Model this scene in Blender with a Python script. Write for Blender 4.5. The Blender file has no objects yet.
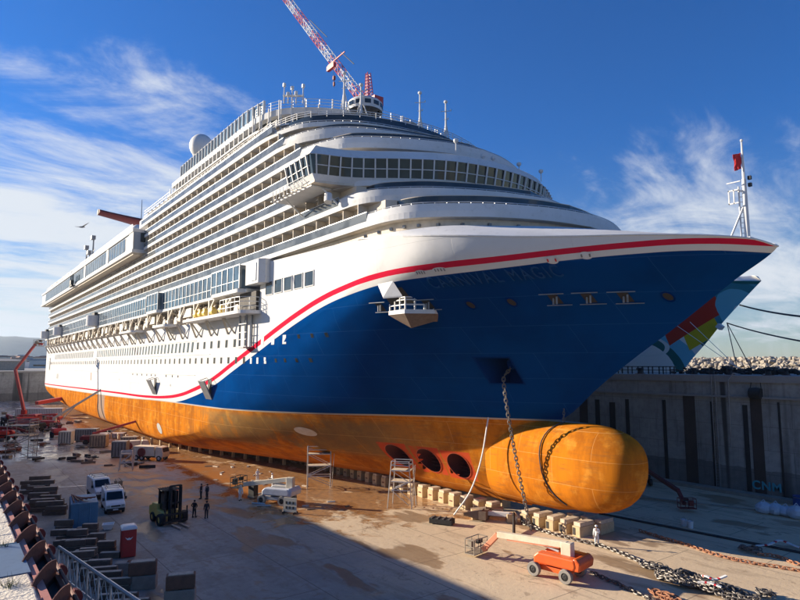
import bpy, bmesh, math, random
from mathutils import Vector, Matrix
random.seed(7)
PI = math.pi
C = bpy.context.scene.collection
sc = bpy.context.scene
# ------------------------------------------------------------------ helpers
class MB:
    def __init__(s): s.v = []; s.f = []
    def add(s, vs, fs):
        n = len(s.v); s.v += [tuple(p) for p in vs]; s.f += [tuple(i + n for i in f) for f in fs]; return s
    def box(s, c, d, rz=0, rx=0, ry=0, taper=1.0):
        M = Matrix.Translation(Vector(c)) @ Matrix.Rotation(rz, 4, 'Z') @ Matrix.Rotation(ry, 4, 'Y') @ Matrix.Rotation(rx, 4, 'X')
        x, y, z = d[0] / 2, d[1] / 2, d[2] / 2; t = taper
        vs = [M @ Vector(p) for p in [(-x, -y, -z), (x, -y, -z), (x, y, -z), (-x, y, -z), (-x*t, -y*t, z), (x*t, -y*t, z), (x*t, y*t, z), (-x*t, y*t, z)]]
        return s.add(vs, [(3, 2, 1, 0), (4, 5, 6, 7), (0, 1, 5, 4), (1, 2, 6, 5), (2, 3, 7, 6), (3, 0, 4, 7)])
    def bb(s, x0, x1, y0, y1, z0, z1): return s.box(((x0+x1)/2, (y0+y1)/2, (z0+z1)/2), (abs(x1-x0), abs(y1-y0), abs(z1-z0)))
    def tube(s, p, q, r, r2=None, n=6, cap=True):
        p, q = Vector(p), Vector(q); r2 = r if r2 is None else r2
        d = (q - p).normalized(); u = d.orthogonal().normalized(); w = d.cross(u)
        vs = [p + (u * math.cos(2*PI*i/n) + w * math.sin(2*PI*i/n)) * r for i in range(n)] + [q + (u * math.cos(2*PI*i/n) + w * math.sin(2*PI*i/n)) * r2 for i in range(n)]
        fs = [(i, (i+1) % n, n + (i+1) % n, n + i) for i in range(n)]
        if cap: fs += [tuple(range(n))[::-1], tuple(range(n, 2*n))]
        return s.add(vs, fs)
    def bar(s, p, q, w, h):
        p, q = Vector(p), Vector(q); d = (q - p).normalized()
        u = d.cross(Vector((0, 0, 1)))
        u = (u if u.length > .01 else d.cross(Vector((1, 0, 0)))).normalized(); k = u.cross(d)
        vs = [a + u * sx * w/2 + k * sy * h/2 for a in (p, q) for sx, sy in ((-1, -1), (1, -1), (1, 1), (-1, 1))]
        return s.add(vs, [(3, 2, 1, 0), (4, 5, 6, 7), (0, 1, 5, 4), (1, 2, 6, 5), (2, 3, 7, 6), (3, 0, 4, 7)])
    def path(s, pts, r, n=6):
        for a, b in zip(pts, pts[1:]): s.tube(a, b, r, n=n)
        return s
    def prism(s, poly, z0, z1):
        n = len(poly); vs = [(x, y, z0) for x, y in poly] + [(x, y, z1) for x, y in poly]
        return s.add(vs, [tuple(range(n))[::-1], tuple(range(n, 2*n))] + [(i, (i+1) % n, n+(i+1) % n, n+i) for i in range(n)])
    def xprism(s, poly, y0, y1):       # polygon in x,z swept along y
        n = len(poly); vs = [(x, y0, z) for x, z in poly] + [(x, y1, z) for x, z in poly]
        return s.add(vs, [tuple(range(n)), tuple(range(n, 2*n))[::-1]] + [(i, n+i, n+(i+1) % n, (i+1) % n) for i in range(n)])
    def lathe(s, prof, c=(0, 0, 0), n=16, axis='Z'):
        vs = []
        for r, z in prof:
            for i in range(n):
                a = 2*PI*i/n; p = (r*math.cos(a), r*math.sin(a), z)
                if axis == 'Y': p = (p[0], p[2], p[1])
                if axis == 'X': p = (p[2], p[0], p[1])
                vs.append((p[0]+c[0], p[1]+c[1], p[2]+c[2]))
        fs = [(j*n+i, j*n+(i+1) % n, (j+1)*n+(i+1) % n, (j+1)*n+i) for j in range(len(prof)-1) for i in range(n)]
        return s.add(vs, fs)
    def sphere(s, c, r, n=12, m=8, sz=1):
        prof = [(max(1e-4, r*math.sin(PI*j/m)), -r*sz*math.cos(PI*j/m)) for j in range(m+1)]
        return s.lathe(prof, c, n)
    def grid(s, rows, flip=False):
        n = len(s.v); k = len(rows[0])
        for r in rows: s.v += [tuple(p) for p in r]
        for j in range(len(rows)-1):
            for i in range(k-1):
                q = (n+j*k+i, n+j*k+i+1, n+(j+1)*k+i+1, n+(j+1)*k+i)
                s.f.append(q[::-1] if flip else q)
        return s
    def strip(s, lo, hi, th=0):
        return s.grid([lo, hi])
    def build(s, name, mat, parent=None, smooth=False, world=True, bevel=0, mirror=False):
        vs = s.v
        if parent is not None and world:
            o = parent.get('_o', (0, 0, 0)); vs = [(x-o[0], y-o[1], z-o[2]) for x, y, z in vs]
        me = bpy.data.meshes.new(name); me.from_pydata(vs, [], s.f)
        me.materials.append(M[mat] if isinstance(mat, str) else mat)
        bm = bmesh.new(); bm.from_mesh(me)
        if smooth: bmesh.ops.remove_doubles(bm, verts=bm.verts, dist=1e-4)
        bmesh.ops.recalc_face_normals(bm, faces=bm.faces)
        bm.to_mesh(me); bm.free()
        if smooth:
            me.polygons.foreach_set('use_smooth', [True]*len(me.polygons))
            try: me.set_sharp_from_angle(angle=math.radians(38))
            except Exception: pass
        ob = bpy.data.objects.new(name, me); C.objects.link(ob)
        if parent is not None:
            ob.parent = parent; ob['_o'] = tuple(parent.get('_o', (0., 0., 0.))) if world else (0., 0., 0.)
        if bevel:
            b = ob.modifiers.new('bevel', 'BEVEL'); b.width = bevel; b.segments = 2; b.limit_method = 'ANGLE'
        return ob
def tag(o, label=None, cat=None, group=None, kind=None):
    if label: o['label'] = label
    if cat: o['category'] = cat
    if group: o['group'] = group
    if kind: o['kind'] = kind
    return o
def thing(name, loc, label, cat, group=None, rz=0, local=True):
    o = bpy.data.objects.new(name, None); C.objects.link(o); o.location = loc; o.rotation_euler.z = rz
    o.empty_display_size = .3
    o['_o'] = (0., 0., 0.) if local else tuple(float(a) for a in loc)
    return tag(o, label, cat, group)
def kids(o): return [c for c in bpy.data.objects if c.parent == o]
def copy_tree(o, parent=None):
    c = o.copy(); C.objects.link(c); c.parent = parent
    for ch in kids(o): copy_tree(ch, c)
    return c
# pixel of the 800x600 photo -> point on a plane (metres); camera eye at (0,0,17)
EYE = 17.0; FPX = 600.0
PIT = math.atan(65/600.); TH = math.atan(455*math.cos(PIT)/600.)
FW = Vector((-math.cos(TH)*math.cos(PIT), math.sin(TH)*math.cos(PIT), math.sin(PIT)))
RT = Vector((math.sin(TH), math.cos(TH), 0)); UP = RT.cross(FW)
def ray(u, v): return FW + RT*((u-400)/FPX) - UP*((v-300)/FPX)
def fl(u, v, z=0.):
    d = ray(u, v); t = (z-EYE)/d.z; return Vector((d.x*t, d.y*t, z))
def onY(u, v, y):
    d = ray(u, v); t = y/d.y; return Vector((d.x*t, y, EYE+d.z*t))
def onX(u, v, x):
    d = ray(u, v); t = x/d.x; return Vector((x, d.y*t, EYE+d.z*t))
# ------------------------------------------------------------------ materials
M = {}
class NT:
    def __init__(s, name):
        s.m = bpy.data.materials.new(name); s.m.use_nodes = True; s.t = s.m.node_tree; s.n = s.t.nodes; s.l = s.t.links
        s.b = s.n['Principled BSDF']; M[name] = s.m
    def N(s, typ, **k):
        n = s.n.new(typ)
        for a, b in k.items(): setattr(n, a, b)
        return n
    def L(s, a, b): s.l.new(a, b)
    def inp(s, sock, v):
        if hasattr(v, 'is_output') or isinstance(v, bpy.types.NodeSocket): s.L(v, sock)
        else: sock.default_value = v
    def math(s, op, a, b=0., clamp=False):
        n = s.N('ShaderNodeMath', operation=op); n.use_clamp = clamp; s.inp(n.inputs[0], a); s.inp(n.inputs[1], b); return n.outputs[0]
    def mix(s, fac, a, b, mode='MIX'):
        n = s.N('ShaderNodeMix', data_type='RGBA', blend_type=mode); s.inp(n.inputs[0], fac)
        for i, v in ((6, a), (7, b)): s.inp(n.inputs[i], v if isinstance(v, bpy.types.NodeSocket) else (*v[:3], 1))
        return n.outputs[2]
    def pos(s):
        if not hasattr(s, '_p'):
            g = s.N('ShaderNodeNewGeometry'); s._p = g.outputs['Position']; x = s.N('ShaderNodeSeparateXYZ'); s.L(s._p, x.inputs[0]); s._x = x.outputs
        return s._p
    def xyz(s): s.pos(); return s._x
    def obj(s):
        if not hasattr(s, '_o'): s._o = s.N('ShaderNodeTexCoord').outputs['Object']
        return s._o
    def noise(s, scale, detail=4, rough=.55, vec=None, stretch=None, dist=0):
        v = vec or s.pos()
        if stretch:
            mp = s.N('ShaderNodeMapping'); s.L(v, mp.inputs[0]); mp.inputs['Scale'].default_value = stretch; v = mp.outputs[0]
        n = s.N('ShaderNodeTexNoise'); n.inputs['Scale'].default_value = scale; n.inputs['Detail'].default_value = detail
        n.inputs['Roughness'].default_value = rough; n.inputs['Distortion'].default_value = dist; s.L(v, n.inputs['Vector']); return n.outputs[0]
    def ramp(s, f, a, b):  # smoothstep a->b
        n = s.N('ShaderNodeMapRange'); n.interpolation_type = 'SMOOTHSTEP'; s.inp(n.inputs[0], f); n.inputs[1].default_value = a; n.inputs[2].default_value = b; return n.outputs[0]
    def curve(s, f, pts):
        n = s.N('ShaderNodeFloatCurve'); c = n.mapping.curves[0]
        while len(c.points) < len(pts): c.points.new(.5, .5)
        for p, q in zip(c.points, pts): p.location = q; p.handle_type = 'AUTO'
        n.mapping.update(); s.L(f, n.inputs['Value']); return n.outputs[0]
    def bump(s, h, strength=.3, dist=.05):
        n = s.N('ShaderNodeBump'); n.inputs['Strength'].default_value = strength; n.inputs['Distance'].default_value = dist
        s.L(h, n.inputs['Height']); s.L(n.outputs[0], s.b.inputs['Normal'])
    def out(s, col, rough=None, metal=None):
        s.inp(s.b.inputs['Base Color'], col if isinstance(col, bpy.types.NodeSocket) else (*col[:3], 1))
        if rough is not None: s.inp(s.b.inputs['Roughness'], rough)
        if metal is not None: s.inp(s.b.inputs['Metallic'], metal)
def paint(name, col, rough=.5, var=.25, dirt=None, scale=1.2, metal=0, bump=0, obj=False):
    t = NT(name); vec = t.obj() if obj else t.pos()
    a = t.noise(scale, 5, .6, vec=vec); b = t.noise(scale*7, 3, .6, vec=vec)
    f = t.ramp(a, .38, .68)
    d = dirt or tuple(c*(1-var) for c in col)
    c = t.mix(t.math('MULTIPLY', f, .75 if dirt is None else .4), col, d)
    c = t.mix(t.math('MULTIPLY', t.ramp(b, .55, .75), .3), c, tuple(x*.7 for x in d))
    t.out(c, t.math('ADD', t.math('MULTIPLY', b, .2), rough-.1), metal)
    if bump: t.bump(b, bump, .03)
    return t
t_ = paint('ship_white', (.69, .69, .68), .62, .1, dirt=(.55, .54, .50), scale=.25); t_.b.inputs['Specular IOR Level'].default_value = 0
paint('white_metal', (.66, .66, .65), .6, .12, scale=.8)
paint('balcony_wall', (.66, .57, .45), .8, .2, dirt=(.46, .38, .29), scale=.5)
paint('davit_cream', (.62, .56, .46), .6, .3, dirt=(.38, .27, .17), scale=.5)
paint('machinery', (.30, .25, .19), .7, .4, dirt=(.14, .10, .07), scale=.7)
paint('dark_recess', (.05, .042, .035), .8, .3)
paint('underside', (.68, .60, .49), .8, .2)
paint('tan_deck', (.36, .26, .17), .8, .3)
paint('red_paint', (.52, .035, .03), .45, .3, dirt=(.30, .06, .04), scale=.9, obj=True)
paint('dark_red', (.16, .010, .012), .65, .2)
paint('rust_steel', (.17, .050, .028), .75, .4, dirt=(.06, .03, .022), scale=2.5, bump=.3)
paint('salmon_steel', (.52, .20, .15), .7, .3, dirt=(.25, .09, .07), scale=3)
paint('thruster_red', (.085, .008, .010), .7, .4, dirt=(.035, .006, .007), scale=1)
paint('patch_red', (.62, .10, .035), .55, .3, scale=.8)
paint('orange_paint', (.85, .13, .02), .42, .2, dirt=(.5, .08, .02), scale=1.2, obj=True)
paint('cream_paint', (.74, .66, .50), .5, .15, dirt=(.55, .40, .26), scale=1, obj=True)
paint('boom_salmon', (.72, .27, .15), .5, .2, obj=True)
paint('yellow_paint', (.80, .58, .14), .5, .2, dirt=(.4, .3, .1), obj=True)
paint('black_metal', (.018, .018, .02), .65, .2)
paint('grey_metal', (.25, .26, .27), .45, .3, dirt=(.13, .11, .09), metal=.4)
paint('light_metal', (.55, .56, .57), .42, .2, metal=.3)
paint('galvanised', (.62, .62, .60), .4, .2, dirt=(.45, .38, .28), metal=.3)
paint('container_blue', (.12, .27, .40), .55, .3, dirt=(.10, .17, .22), scale=1.3, obj=True)
paint('shade_and_panel_blue', (.13, .19, .27), .5, .2, scale=2)  # blue-grey of the painted shadow sheet and the gangway kick panel
paint('timber', (.20, .14, .10), .85, .4, dirt=(.09, .065, .05), scale=2.2, bump=.4)
paint('timber_end', (.66, .54, .40), .85, .3, dirt=(.30, .22, .15), scale=3, bump=.3)
paint('block_concrete', (.62, .47, .27), .85, .25, dirt=(.36, .22, .12), scale=1.1, bump=.3)
paint('block_rust', (.24, .12, .075), .85, .35, dirt=(.12, .07, .05), scale=2.2, bump=.4)
paint('grey_concrete', (.40, .33, .26), .85, .3, dirt=(.2, .18, .15), scale=1.2, bump=.3)
paint('pad_concrete', (.80, .70, .54), .85, .2, dirt=(.55, .46, .34), scale=5, bump=.5)
paint('quay_concrete', (.36, .33, .29), .85, .3, dirt=(.24, .21, .18), scale=.3)
paint('rubber', (.03, .029, .028), .8, .2)
paint('pale_tyre', (.30, .28, .25), .8, .3, dirt=(.16, .14, .12))
paint('chain_steel', (.20, .18, .16), .5, .4, dirt=(.07, .055, .05), scale=2, metal=.5)
paint('chain_rust', (.42, .19, .10), .8, .4, dirt=(.2, .08, .04), scale=2)
paint('rope_white', (.72, .70, .66), .8, .1)
paint('rope_dark', (.06, .06, .06), .8, .1)
paint('sack_white', (.62, .66, .70), .8, .2, scale=1.5)
paint('skin', (.42, .25, .18), .6, .1)
paint('hair', (.02, .015, .012), .7, .1)
paint('overall_white', (.78, .78, .76), .8, .12, obj=True)
paint('overall_dark', (.022, .024, .032), .85, .2, obj=True)
paint('helmet_white', (.8, .8, .78), .35, .05)
paint('vehicle_white', (.72, .73, .74), .3, .08, dirt=(.5, .48, .44), obj=True)
paint('rock', (.40, .35, .28), .9, .4, dirt=(.19, .17, .15), scale=.15, bump=.4)
paint('city_wall', (.62, .60, .55), .8, .1)
paint('roof_tile', (.36, .15, .09), .8, .2)
paint('weed_green', (.07, .10, .03), .8, .3)
paint('flag_red', (.65, .02, .02), .7, .1)
paint('blue_tarp', (.03, .08, .30), .5, .2)
paint('grey_vent', (.30, .35, .42), .5, .1)
paint('cyan_paint', (.08, .42, .48), .7, .15)
paint('mark_red', (.6, .02, .03), .6, .1)
paint('dusty_box', (.42, .30, .19), .7, .4, obj=True)
paint('hill', (.10, .13, .12), .95, .3, scale=.002)
def glass(name, col, rough=.06, spec=.6):
    t = NT(name); n = t.noise(.35, 2); t.out(t.mix(t.ramp(n, .4, .6), col, tuple(c*.6 for c in col)), rough); t.b.inputs['Specular IOR Level'].default_value = spec
glass('window_dark', (.035, .045, .05)); glass('window_car', (.01, .012, .015), .05)
glass('balustrade_glass', (.15, .165, .175), .03, .22)
glass('window_brown', (.030, .025, .018), .06, .25)
glass('lido_glass', (.085, .13, .17), .03, .5)
glass('screen_glass', (.2, .3, .4), .04, .4)
# lamp lens
paint('curtain', (.55, .50, .42), .8, .2)
glass('lamp_lens', (.7, .7, .65), .1)
# --- hull paint: colour zones follow the painted lines on the real hull
def hull_paint():
    t = NT('hull_paint'); X, Y, Z = t.xyz()
    x01 = t.math('DIVIDE', t.math('ADD', X, 300.), 284.)
    def cv(pts): return t.math('MULTIPLY', t.curve(x01, [((x+300)/284., z/40.) for x, z in pts]), 40.)
    red = cv([(-300, 9.0), (-250, 9.4), (-197, 9.9), (-160, 10.2), (-134, 10.4), (-120, 10.9), (-112, 11.6), (-105, 12.7), (-99, 13.9), (-93.5, 15.3), (-88.3, 16.9), (-83, 18.5), (-77.6, 20.1), (-72, 21.8), (-66, 23.45), (-61, 24.6), (-56.7, 25.3), (-49.3, 26.05), (-43, 26.25), (-37, 26.5), (-32.5, 26.75), (-28, 26.93), (-23.6, 27.0), (-20, 26.75), (-16, 26.4)])
    thick = cv([(-300, .2), (-160, .22), (-120, .28), (-99, .35), (-70, .36), (-45, .26), (-30, .23), (-16, .23)])   # half thickness
    white = cv([(-300, 1.1), (-160, 1.1), (-120, 1.1), (-99, 1.15), (-70, 1.1), (-50, .9), (-40, .75), (-30, .7), (-16, .75)])
    wl = cv([(-300, 7.9), (-250, 8.3), (-197, 8.75), (-150, 9.35), (-125, 9.9), (-90, 10.25), (-76, 10.5), (-60, 10.8), (-45, 10.98), (-16, 11.1)])
    seam = t.N('ShaderNodeTexBrick'); seam.inputs['Scale'].default_value = 1; seam.inputs['Brick Width'].default_value = 9; seam.inputs['Row Height'].default_value = 2.6
    seam.inputs['Mortar Size'].default_value = .035; seam.inputs['Mortar Smooth'].default_value = .6
    cx = t.N('ShaderNodeCombineXYZ'); t.L(X, cx.inputs[0]); t.L(Z, cx.inputs[1]); t.L(cx.outputs[0], seam.inputs['Vector']); sm = seam.outputs['Fac']
    n1 = t.noise(.09, 5, .6); n2 = t.noise(.5, 5, .65); n3 = t.noise(.35, 6, .7, stretch=(1, 1, .12)); n4 = t.noise(1.6, 4, .7, stretch=(.25, .25, 1.6))
    # antifouling
    org = t.mix(t.ramp(n3, .35, .66), (.61, .20, .014), (.36, .11, .012))
    org = t.mix(t.math('MULTIPLY', t.ramp(n2, .5, .68), .6), org, (.70, .31, .045))
    org = t.mix(t.math('MULTIPLY', t.ramp(n4, .48, .7), .6), org, (.30, .115, .03))
    # areas where old grey coating shows
    gx = t.math('MULTIPLY', t.ramp(X, -112, -90), t.math('SUBTRACT', 1., t.ramp(X, -66, -52)))
    gz = t.math('MULTIPLY', t.ramp(Z, 4.2, 5.6), t.math('SUBTRACT', 1., t.ramp(Z, 9.3, 10.6)))
    gm = t.math('MULTIPLY', t.math('MULTIPLY', gx, gz), t.ramp(t.math('ADD', n1, t.math('MULTIPLY', n3, .5)), .58, .74))
    org = t.mix(t.math('MULTIPLY', gm, .65), org, (.20, .16, .075))
    bx = t.math('MULTIPLY', t.ramp(X, -186, -184), t.math('SUBTRACT', 1., t.ramp(X, -177, -175)))
    org = t.mix(t.math('MULTIPLY', bx, .75), org, (.30, .28, .25))
    low = t.math('SUBTRACT', 1., t.ramp(Z, 1.6, 3.6))
    org = t.mix(t.math('MULTIPLY', low, .7), org, (.40, .13, .025))
    org = t.mix(t.math('MULTIPLY', sm, .4), org, (.78, .45, .16))
    blue = t.mix(t.ramp(n1, .4, .65), (.0008, .048, .205), (.0008, .036, .16))
    sc_ = t.ramp(t.noise(.8, 6, .75, stretch=(.15, .15, 1.3)), .62, .8)
    blue = t.mix(t.math('MULTIPLY', sc_, .25), blue, (.02, .10, .28))
    blue = t.mix(t.math('MULTIPLY', sm, .25), blue, (.05, .16, .36))
    rr = t.ramp(t.noise(2.2, 4, .7, stretch=(1, 1, .04)), .66, .74); blue = t.mix(t.math('MULTIPLY', t.math('MULTIPLY', rr, t.ramp(n1, .5, .62)), .4), blue, (.06, .05, .05))
    wht = t.mix(t.math('MULTIPLY', t.ramp(n2, .45, .8), .35), (.68, .67, .65), (.56, .54, .49))
    st = t.ramp(t.noise(1.5, 5, .7, stretch=(1, 1, .05)), .6, .8)
    wht = t.mix(t.math('MULTIPLY', st, .22), wht, (.50, .40, .28))
    wht = t.mix(t.math('MULTIPLY', sm, .2), wht, (.55, .52, .47))
    redc = (.62, .018, .05)
    def step(a, b): return t.math('GREATER_THAN', a, b)
    # from top: white, red band, white band, (grey line), blue, orange
    col = wht
    top = t.math('ADD', red, thick); bot = t.math('SUBTRACT', red, thick); wb = t.math('SUBTRACT', red, white)
    col = t.mix(step(top, Z), col, redc); col = t.mix(step(bot, Z), col, (.66, .65, .62)); 
    col = t.mix(step(wb, Z), col, blue); col = t.mix(step(t.math('ADD', wl, .18), Z), col, (.45, .43, .38)); col = t.mix(step(wl, Z), col, org)
    # patches of red primer round the thrusters
    for (a, b) in TH_C:
        u = t.math('ABSOLUTE', t.math('SUBTRACT', X, a)); w = t.math('ABSOLUTE', t.math('SUBTRACT', Z, b))
        inside = t.math('MULTIPLY', t.math('LESS_THAN', u, 2.0), t.math('LESS_THAN', w, 1.72))
        col = t.mix(t.math('MULTIPLY', inside, t.ramp(n2, .3, .5)), col, (.60, .085, .03))
    isorg = step(wl, Z); isblue = t.math('MULTIPLY', step(Z, wl), step(wb, Z))
    r = t.math('ADD', t.math('MULTIPLY', isorg, .2), .52); r = t.math('ADD', r, t.math('MULTIPLY', n2, .15)); r = t.math('SUBTRACT', r, t.math('MULTIPLY', isblue, .20))
    t.out(col, r); t.b.inputs['Specular IOR Level'].default_value = 0; t.bump(t.math('ADD', t.math('ADD', t.math('MULTIPLY', n1, 1.), t.math('MULTIPLY', n2, .14)), t.math('MULTIPLY', sm, -.15)), .4, .25)
TH_C = [(-62.96, 5.45), (-58.6, 5.25), (-54.4, 5.05)]
hull_paint()
def mural():
    t = NT('mural_paint'); X, Y, Z = t.xyz(); nz = t.noise(.12, 3)
    def dist(cx, cz, sx=1., sz=1.):
        a = t.math('MULTIPLY', t.math('SUBTRACT', X, cx), sx); b = t.math('MULTIPLY', t.math('SUBTRACT', Z, cz), sz)
        d = t.math('SQRT', t.math('ADD', t.math('MULTIPLY', a, a), t.math('MULTIPLY', b, b)))
        return t.math('ADD', d, t.math('MULTIPLY', nz, 1.2))
    teal = (.012, .16, .17); lb = (.16, .55, .75); pale = (.85, .88, .88); mid = (.04, .27, .38)
    col = t.mix(.5, lb, mid)
    def ring(col, d, r0, r1, c):
        return t.mix(t.math('MULTIPLY', t.math('GREATER_THAN', d, r0), t.math('LESS_THAN', d, r1)), col, c)
    d1 = dist(-73, 16.5)
    for r0, r1, c in [(0, 6.2, pale), (6.2, 7.9, teal), (7.9, 10.6, lb), (10.6, 12.6, pale), (12.6, 15.8, teal)]: col = ring(col, d1, r0, r1, c)
    d4 = dist(-71.5, 21, .8, 1.5); col = ring(col, d4, 3.6, 4.2, (.8, .85, .85))
    d2 = dist(-54, 27, 1.2, .9)
    for r0, r1, c in [(0, 1.6, teal), (1.6, 2.2, pale), (2.2, 4.8, lb), (4.8, 6.4, mid)]: col = ring(col, d2, r0, r1, c)
    line = t.math('SUBTRACT', Z, t.math('ADD', 25.6, t.math('MULTIPLY', t.math('ADD', X, 64.), .62)))
    red = t.math('MULTIPLY', t.math('LESS_THAN', t.math('ABSOLUTE', t.math('ADD', line, .8)), 1.9), t.math('MULTIPLY', t.math('GREATER_THAN', d2, 4.8), t.math('MULTIPLY', t.math('LESS_THAN', X, -56.5), t.math('GREATER_THAN', X, -67))))
    yel = t.math('MULTIPLY', t.math('MULTIPLY', t.math('LESS_THAN', line, -2.7), t.math('GREATER_THAN', line, -5.6)), t.math('MULTIPLY', t.math('GREATER_THAN', d2, 5.9), t.math('GREATER_THAN', X, -64)))
    col = t.mix(red, col, (.60, .04, .02)); col = t.mix(yel, col, (.70, .55, .02))
    d3 = dist(-50, 36, .5, 1.6); col = ring(col, d3, 3.2, 4.4, pale); col = ring(col, d3, 5.2, 6.0, teal)
    t.out(col, .35)
mural()
# --- dock floor
_a, _b = fl(20, 488), fl(115, 482); TRS = (_b.y-_a.y)/(_b.x-_a.x)
def floor_mat():
    t = NT('dock_floor'); X, Y, Z = t.xyz()
    n1 = t.noise(.045, 6, .6); n2 = t.noise(.22, 6, .65, dist=.6); n3 = t.noise(1.5, 5, .65); n4 = t.noise(.10, 5, .6, stretch=(.35, 1.4, 1)); n5 = t.noise(8, 3, .6)
    base = t.mix(t.ramp(n1, .35, .65), (.78, .60, .385), (.66, .50, .32))
    base = t.mix(t.math('MULTIPLY', t.ramp(n3, .4, .7), .22), base, (.56, .40, .24))
    base = t.mix(t.math('MULTIPLY', t.ramp(n5, .5, .75), .15), base, (.42, .30, .19))
    # near strip by the quay: wall shadow painted in as greyer, mottled floor
    grey = t.math('SUBTRACT', 1., t.ramp(t.math('ADD', Y, t.math('MULTIPLY', n2, 14.)), 30, 42))
    shade_col = t.mix(t.ramp(n4, .35, .65), (.42, .375, .325), (.27, .245, .215)); shade_col = t.mix(t.math('MULTIPLY', t.ramp(n3, .45, .7), .4), shade_col, (.15, .14, .125)); shade_col = t.mix(t.math('MULTIPLY', t.ramp(n2, .5, .6), .45), shade_col, (.17, .155, .135))
    base = t.mix(t.math('MULTIPLY', grey, .85), base, shade_col)
    n7 = t.noise(.45, 6, .7, stretch=(.22, 1.5, 1)); base = t.mix(t.math('MULTIPLY', t.ramp(n7, .52, .62), .38), base, (.30, .21, .13)); n8 = t.noise(3.5, 4, .7); base = t.mix(t.math('MULTIPLY', t.ramp(n8, .60, .68), .4), base, (.22, .16, .11))
    # rust-orange run-off near the hull, patchy
    hy = t.math('MULTIPLY', t.ramp(Y, 22, 36), 1.); hx = t.math('SUBTRACT', 1., t.ramp(X, -72, -36)); far = t.ramp(X, -330, -150)
    wz = t.math('MULTIPLY', t.math('MULTIPLY', hy, hx), 1.)
    bias = t.math('MULTIPLY', wz, .26)
    wet = t.ramp(t.math('ADD', t.math('ADD', t.math('MULTIPLY', n2, .6), t.math('MULTIPLY', n4, .4)), bias), .63, .70)
    # dark oil / damp spots everywhere on the tan slab
    spot = t.ramp(t.noise(.16, 4, .55, stretch=(.6, 1.5, 1)), .555, .61)
    base = t.mix(t.math('MULTIPLY', spot, .7), base, (.25, .15, .075)); base = t.mix(t.math('MULTIPLY', t.ramp(t.noise(.5, 6, .7, dist=1.), .58, .64), .45), base, (.26, .17, .10))
    base = t.mix(t.math('MULTIPLY', wet, .80), base, t.mix(t.ramp(n3, .35, .65), (.46, .21, .06), (.24, .11, .04)))
    # orange dust fan in the shade
    ox = t.math('MULTIPLY', t.ramp(X, -150, -118), t.math('SUBTRACT', 1., t.ramp(X, -78, -62))); oy = t.math('MULTIPLY', t.ramp(Y, 17, 23), t.math('SUBTRACT', 1., t.ramp(Y, 33, 40)))
    od = t.math('MULTIPLY', t.math('MULTIPLY', ox, oy), t.ramp(t.math('ADD', t.math('MULTIPLY', n2, .6), t.math('MULTIPLY', n4, .4)), .44, .53))
    base = t.mix(t.math('MULTIPLY', od, .9), base, (.50, .20, .05))
    # standing water far along the dock
    fx = t.math('SUBTRACT', 1., t.ramp(X, -135, -105)); fy = t.math('MULTIPLY', t.ramp(Y, 5, 12), t.math('SUBTRACT', 1., t.ramp(Y, 24, 34)))
    pud = t.math('MULTIPLY', t.math('MULTIPLY', fx, fy), t.ramp(t.math('ADD', t.math('MULTIPLY', n2, .5), t.math('MULTIPLY', n4, .5)), .42, .50))
    base = t.mix(t.math('MULTIPLY', pud, .45), base, (.30, .30, .30))
    # long pale damp trail and tyre tracks
    tl = t.math('SUBTRACT', t.math('SUBTRACT', Y, 9.5), t.math('MULTIPLY', t.math('ADD', X, 99.), TRS))
    trail = t.math('MULTIPLY', t.math('SUBTRACT', 1., t.ramp(t.math('ABSOLUTE', t.math('ADD', tl, t.math('MULTIPLY', t.math('SUBTRACT', n2, .5), 7.))), .3, 1.6)), t.math('MULTIPLY', t.math('MULTIPLY', t.ramp(n4, .36, .5), t.ramp(Y, 6, 10)), t.math('SUBTRACT', 1., t.ramp(Y, 17, 21))))
    base = t.mix(t.math('MULTIPLY', trail, .6), base, (.42, .42, .42))
    # slab joints
    jt = t.N('ShaderNodeTexBrick'); jt.inputs['Scale'].default_value = 1; jt.inputs['Brick Width'].default_value = 12; jt.inputs['Row Height'].default_value = 8; jt.inputs['Mortar Size'].default_value = .05; t.L(t.pos(), jt.inputs['Vector'])
    base = t.mix(t.math('MULTIPLY', jt.outputs['Fac'], .6), base, (.11, .085, .065))
    wetall = t.math('MAXIMUM', t.math('MULTIPLY', spot, .6), t.math('MAXIMUM', t.math('MAXIMUM', t.math('MULTIPLY', wet, .95), t.math('MULTIPLY', od, .55)), t.math('MAXIMUM', pud, t.math('MULTIPLY', trail, .9))))
    r = t.math('SUBTRACT', .85, t.math('MULTIPLY', wetall, .68)); r = t.math('ADD', r, t.math('MULTIPLY', t.math('SUBTRACT', n3, .5), .2))
    t.out(base, t.math('MAXIMUM', r, .06)); t.bump(t.math('ADD', t.math('MULTIPLY', n3, t.math('SUBTRACT', 1., wetall)), t.math('MULTIPLY', n5, t.math('MULTIPLY', t.math('SUBTRACT', 1., wetall), .3))), .5, .06)
floor_mat()
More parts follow.
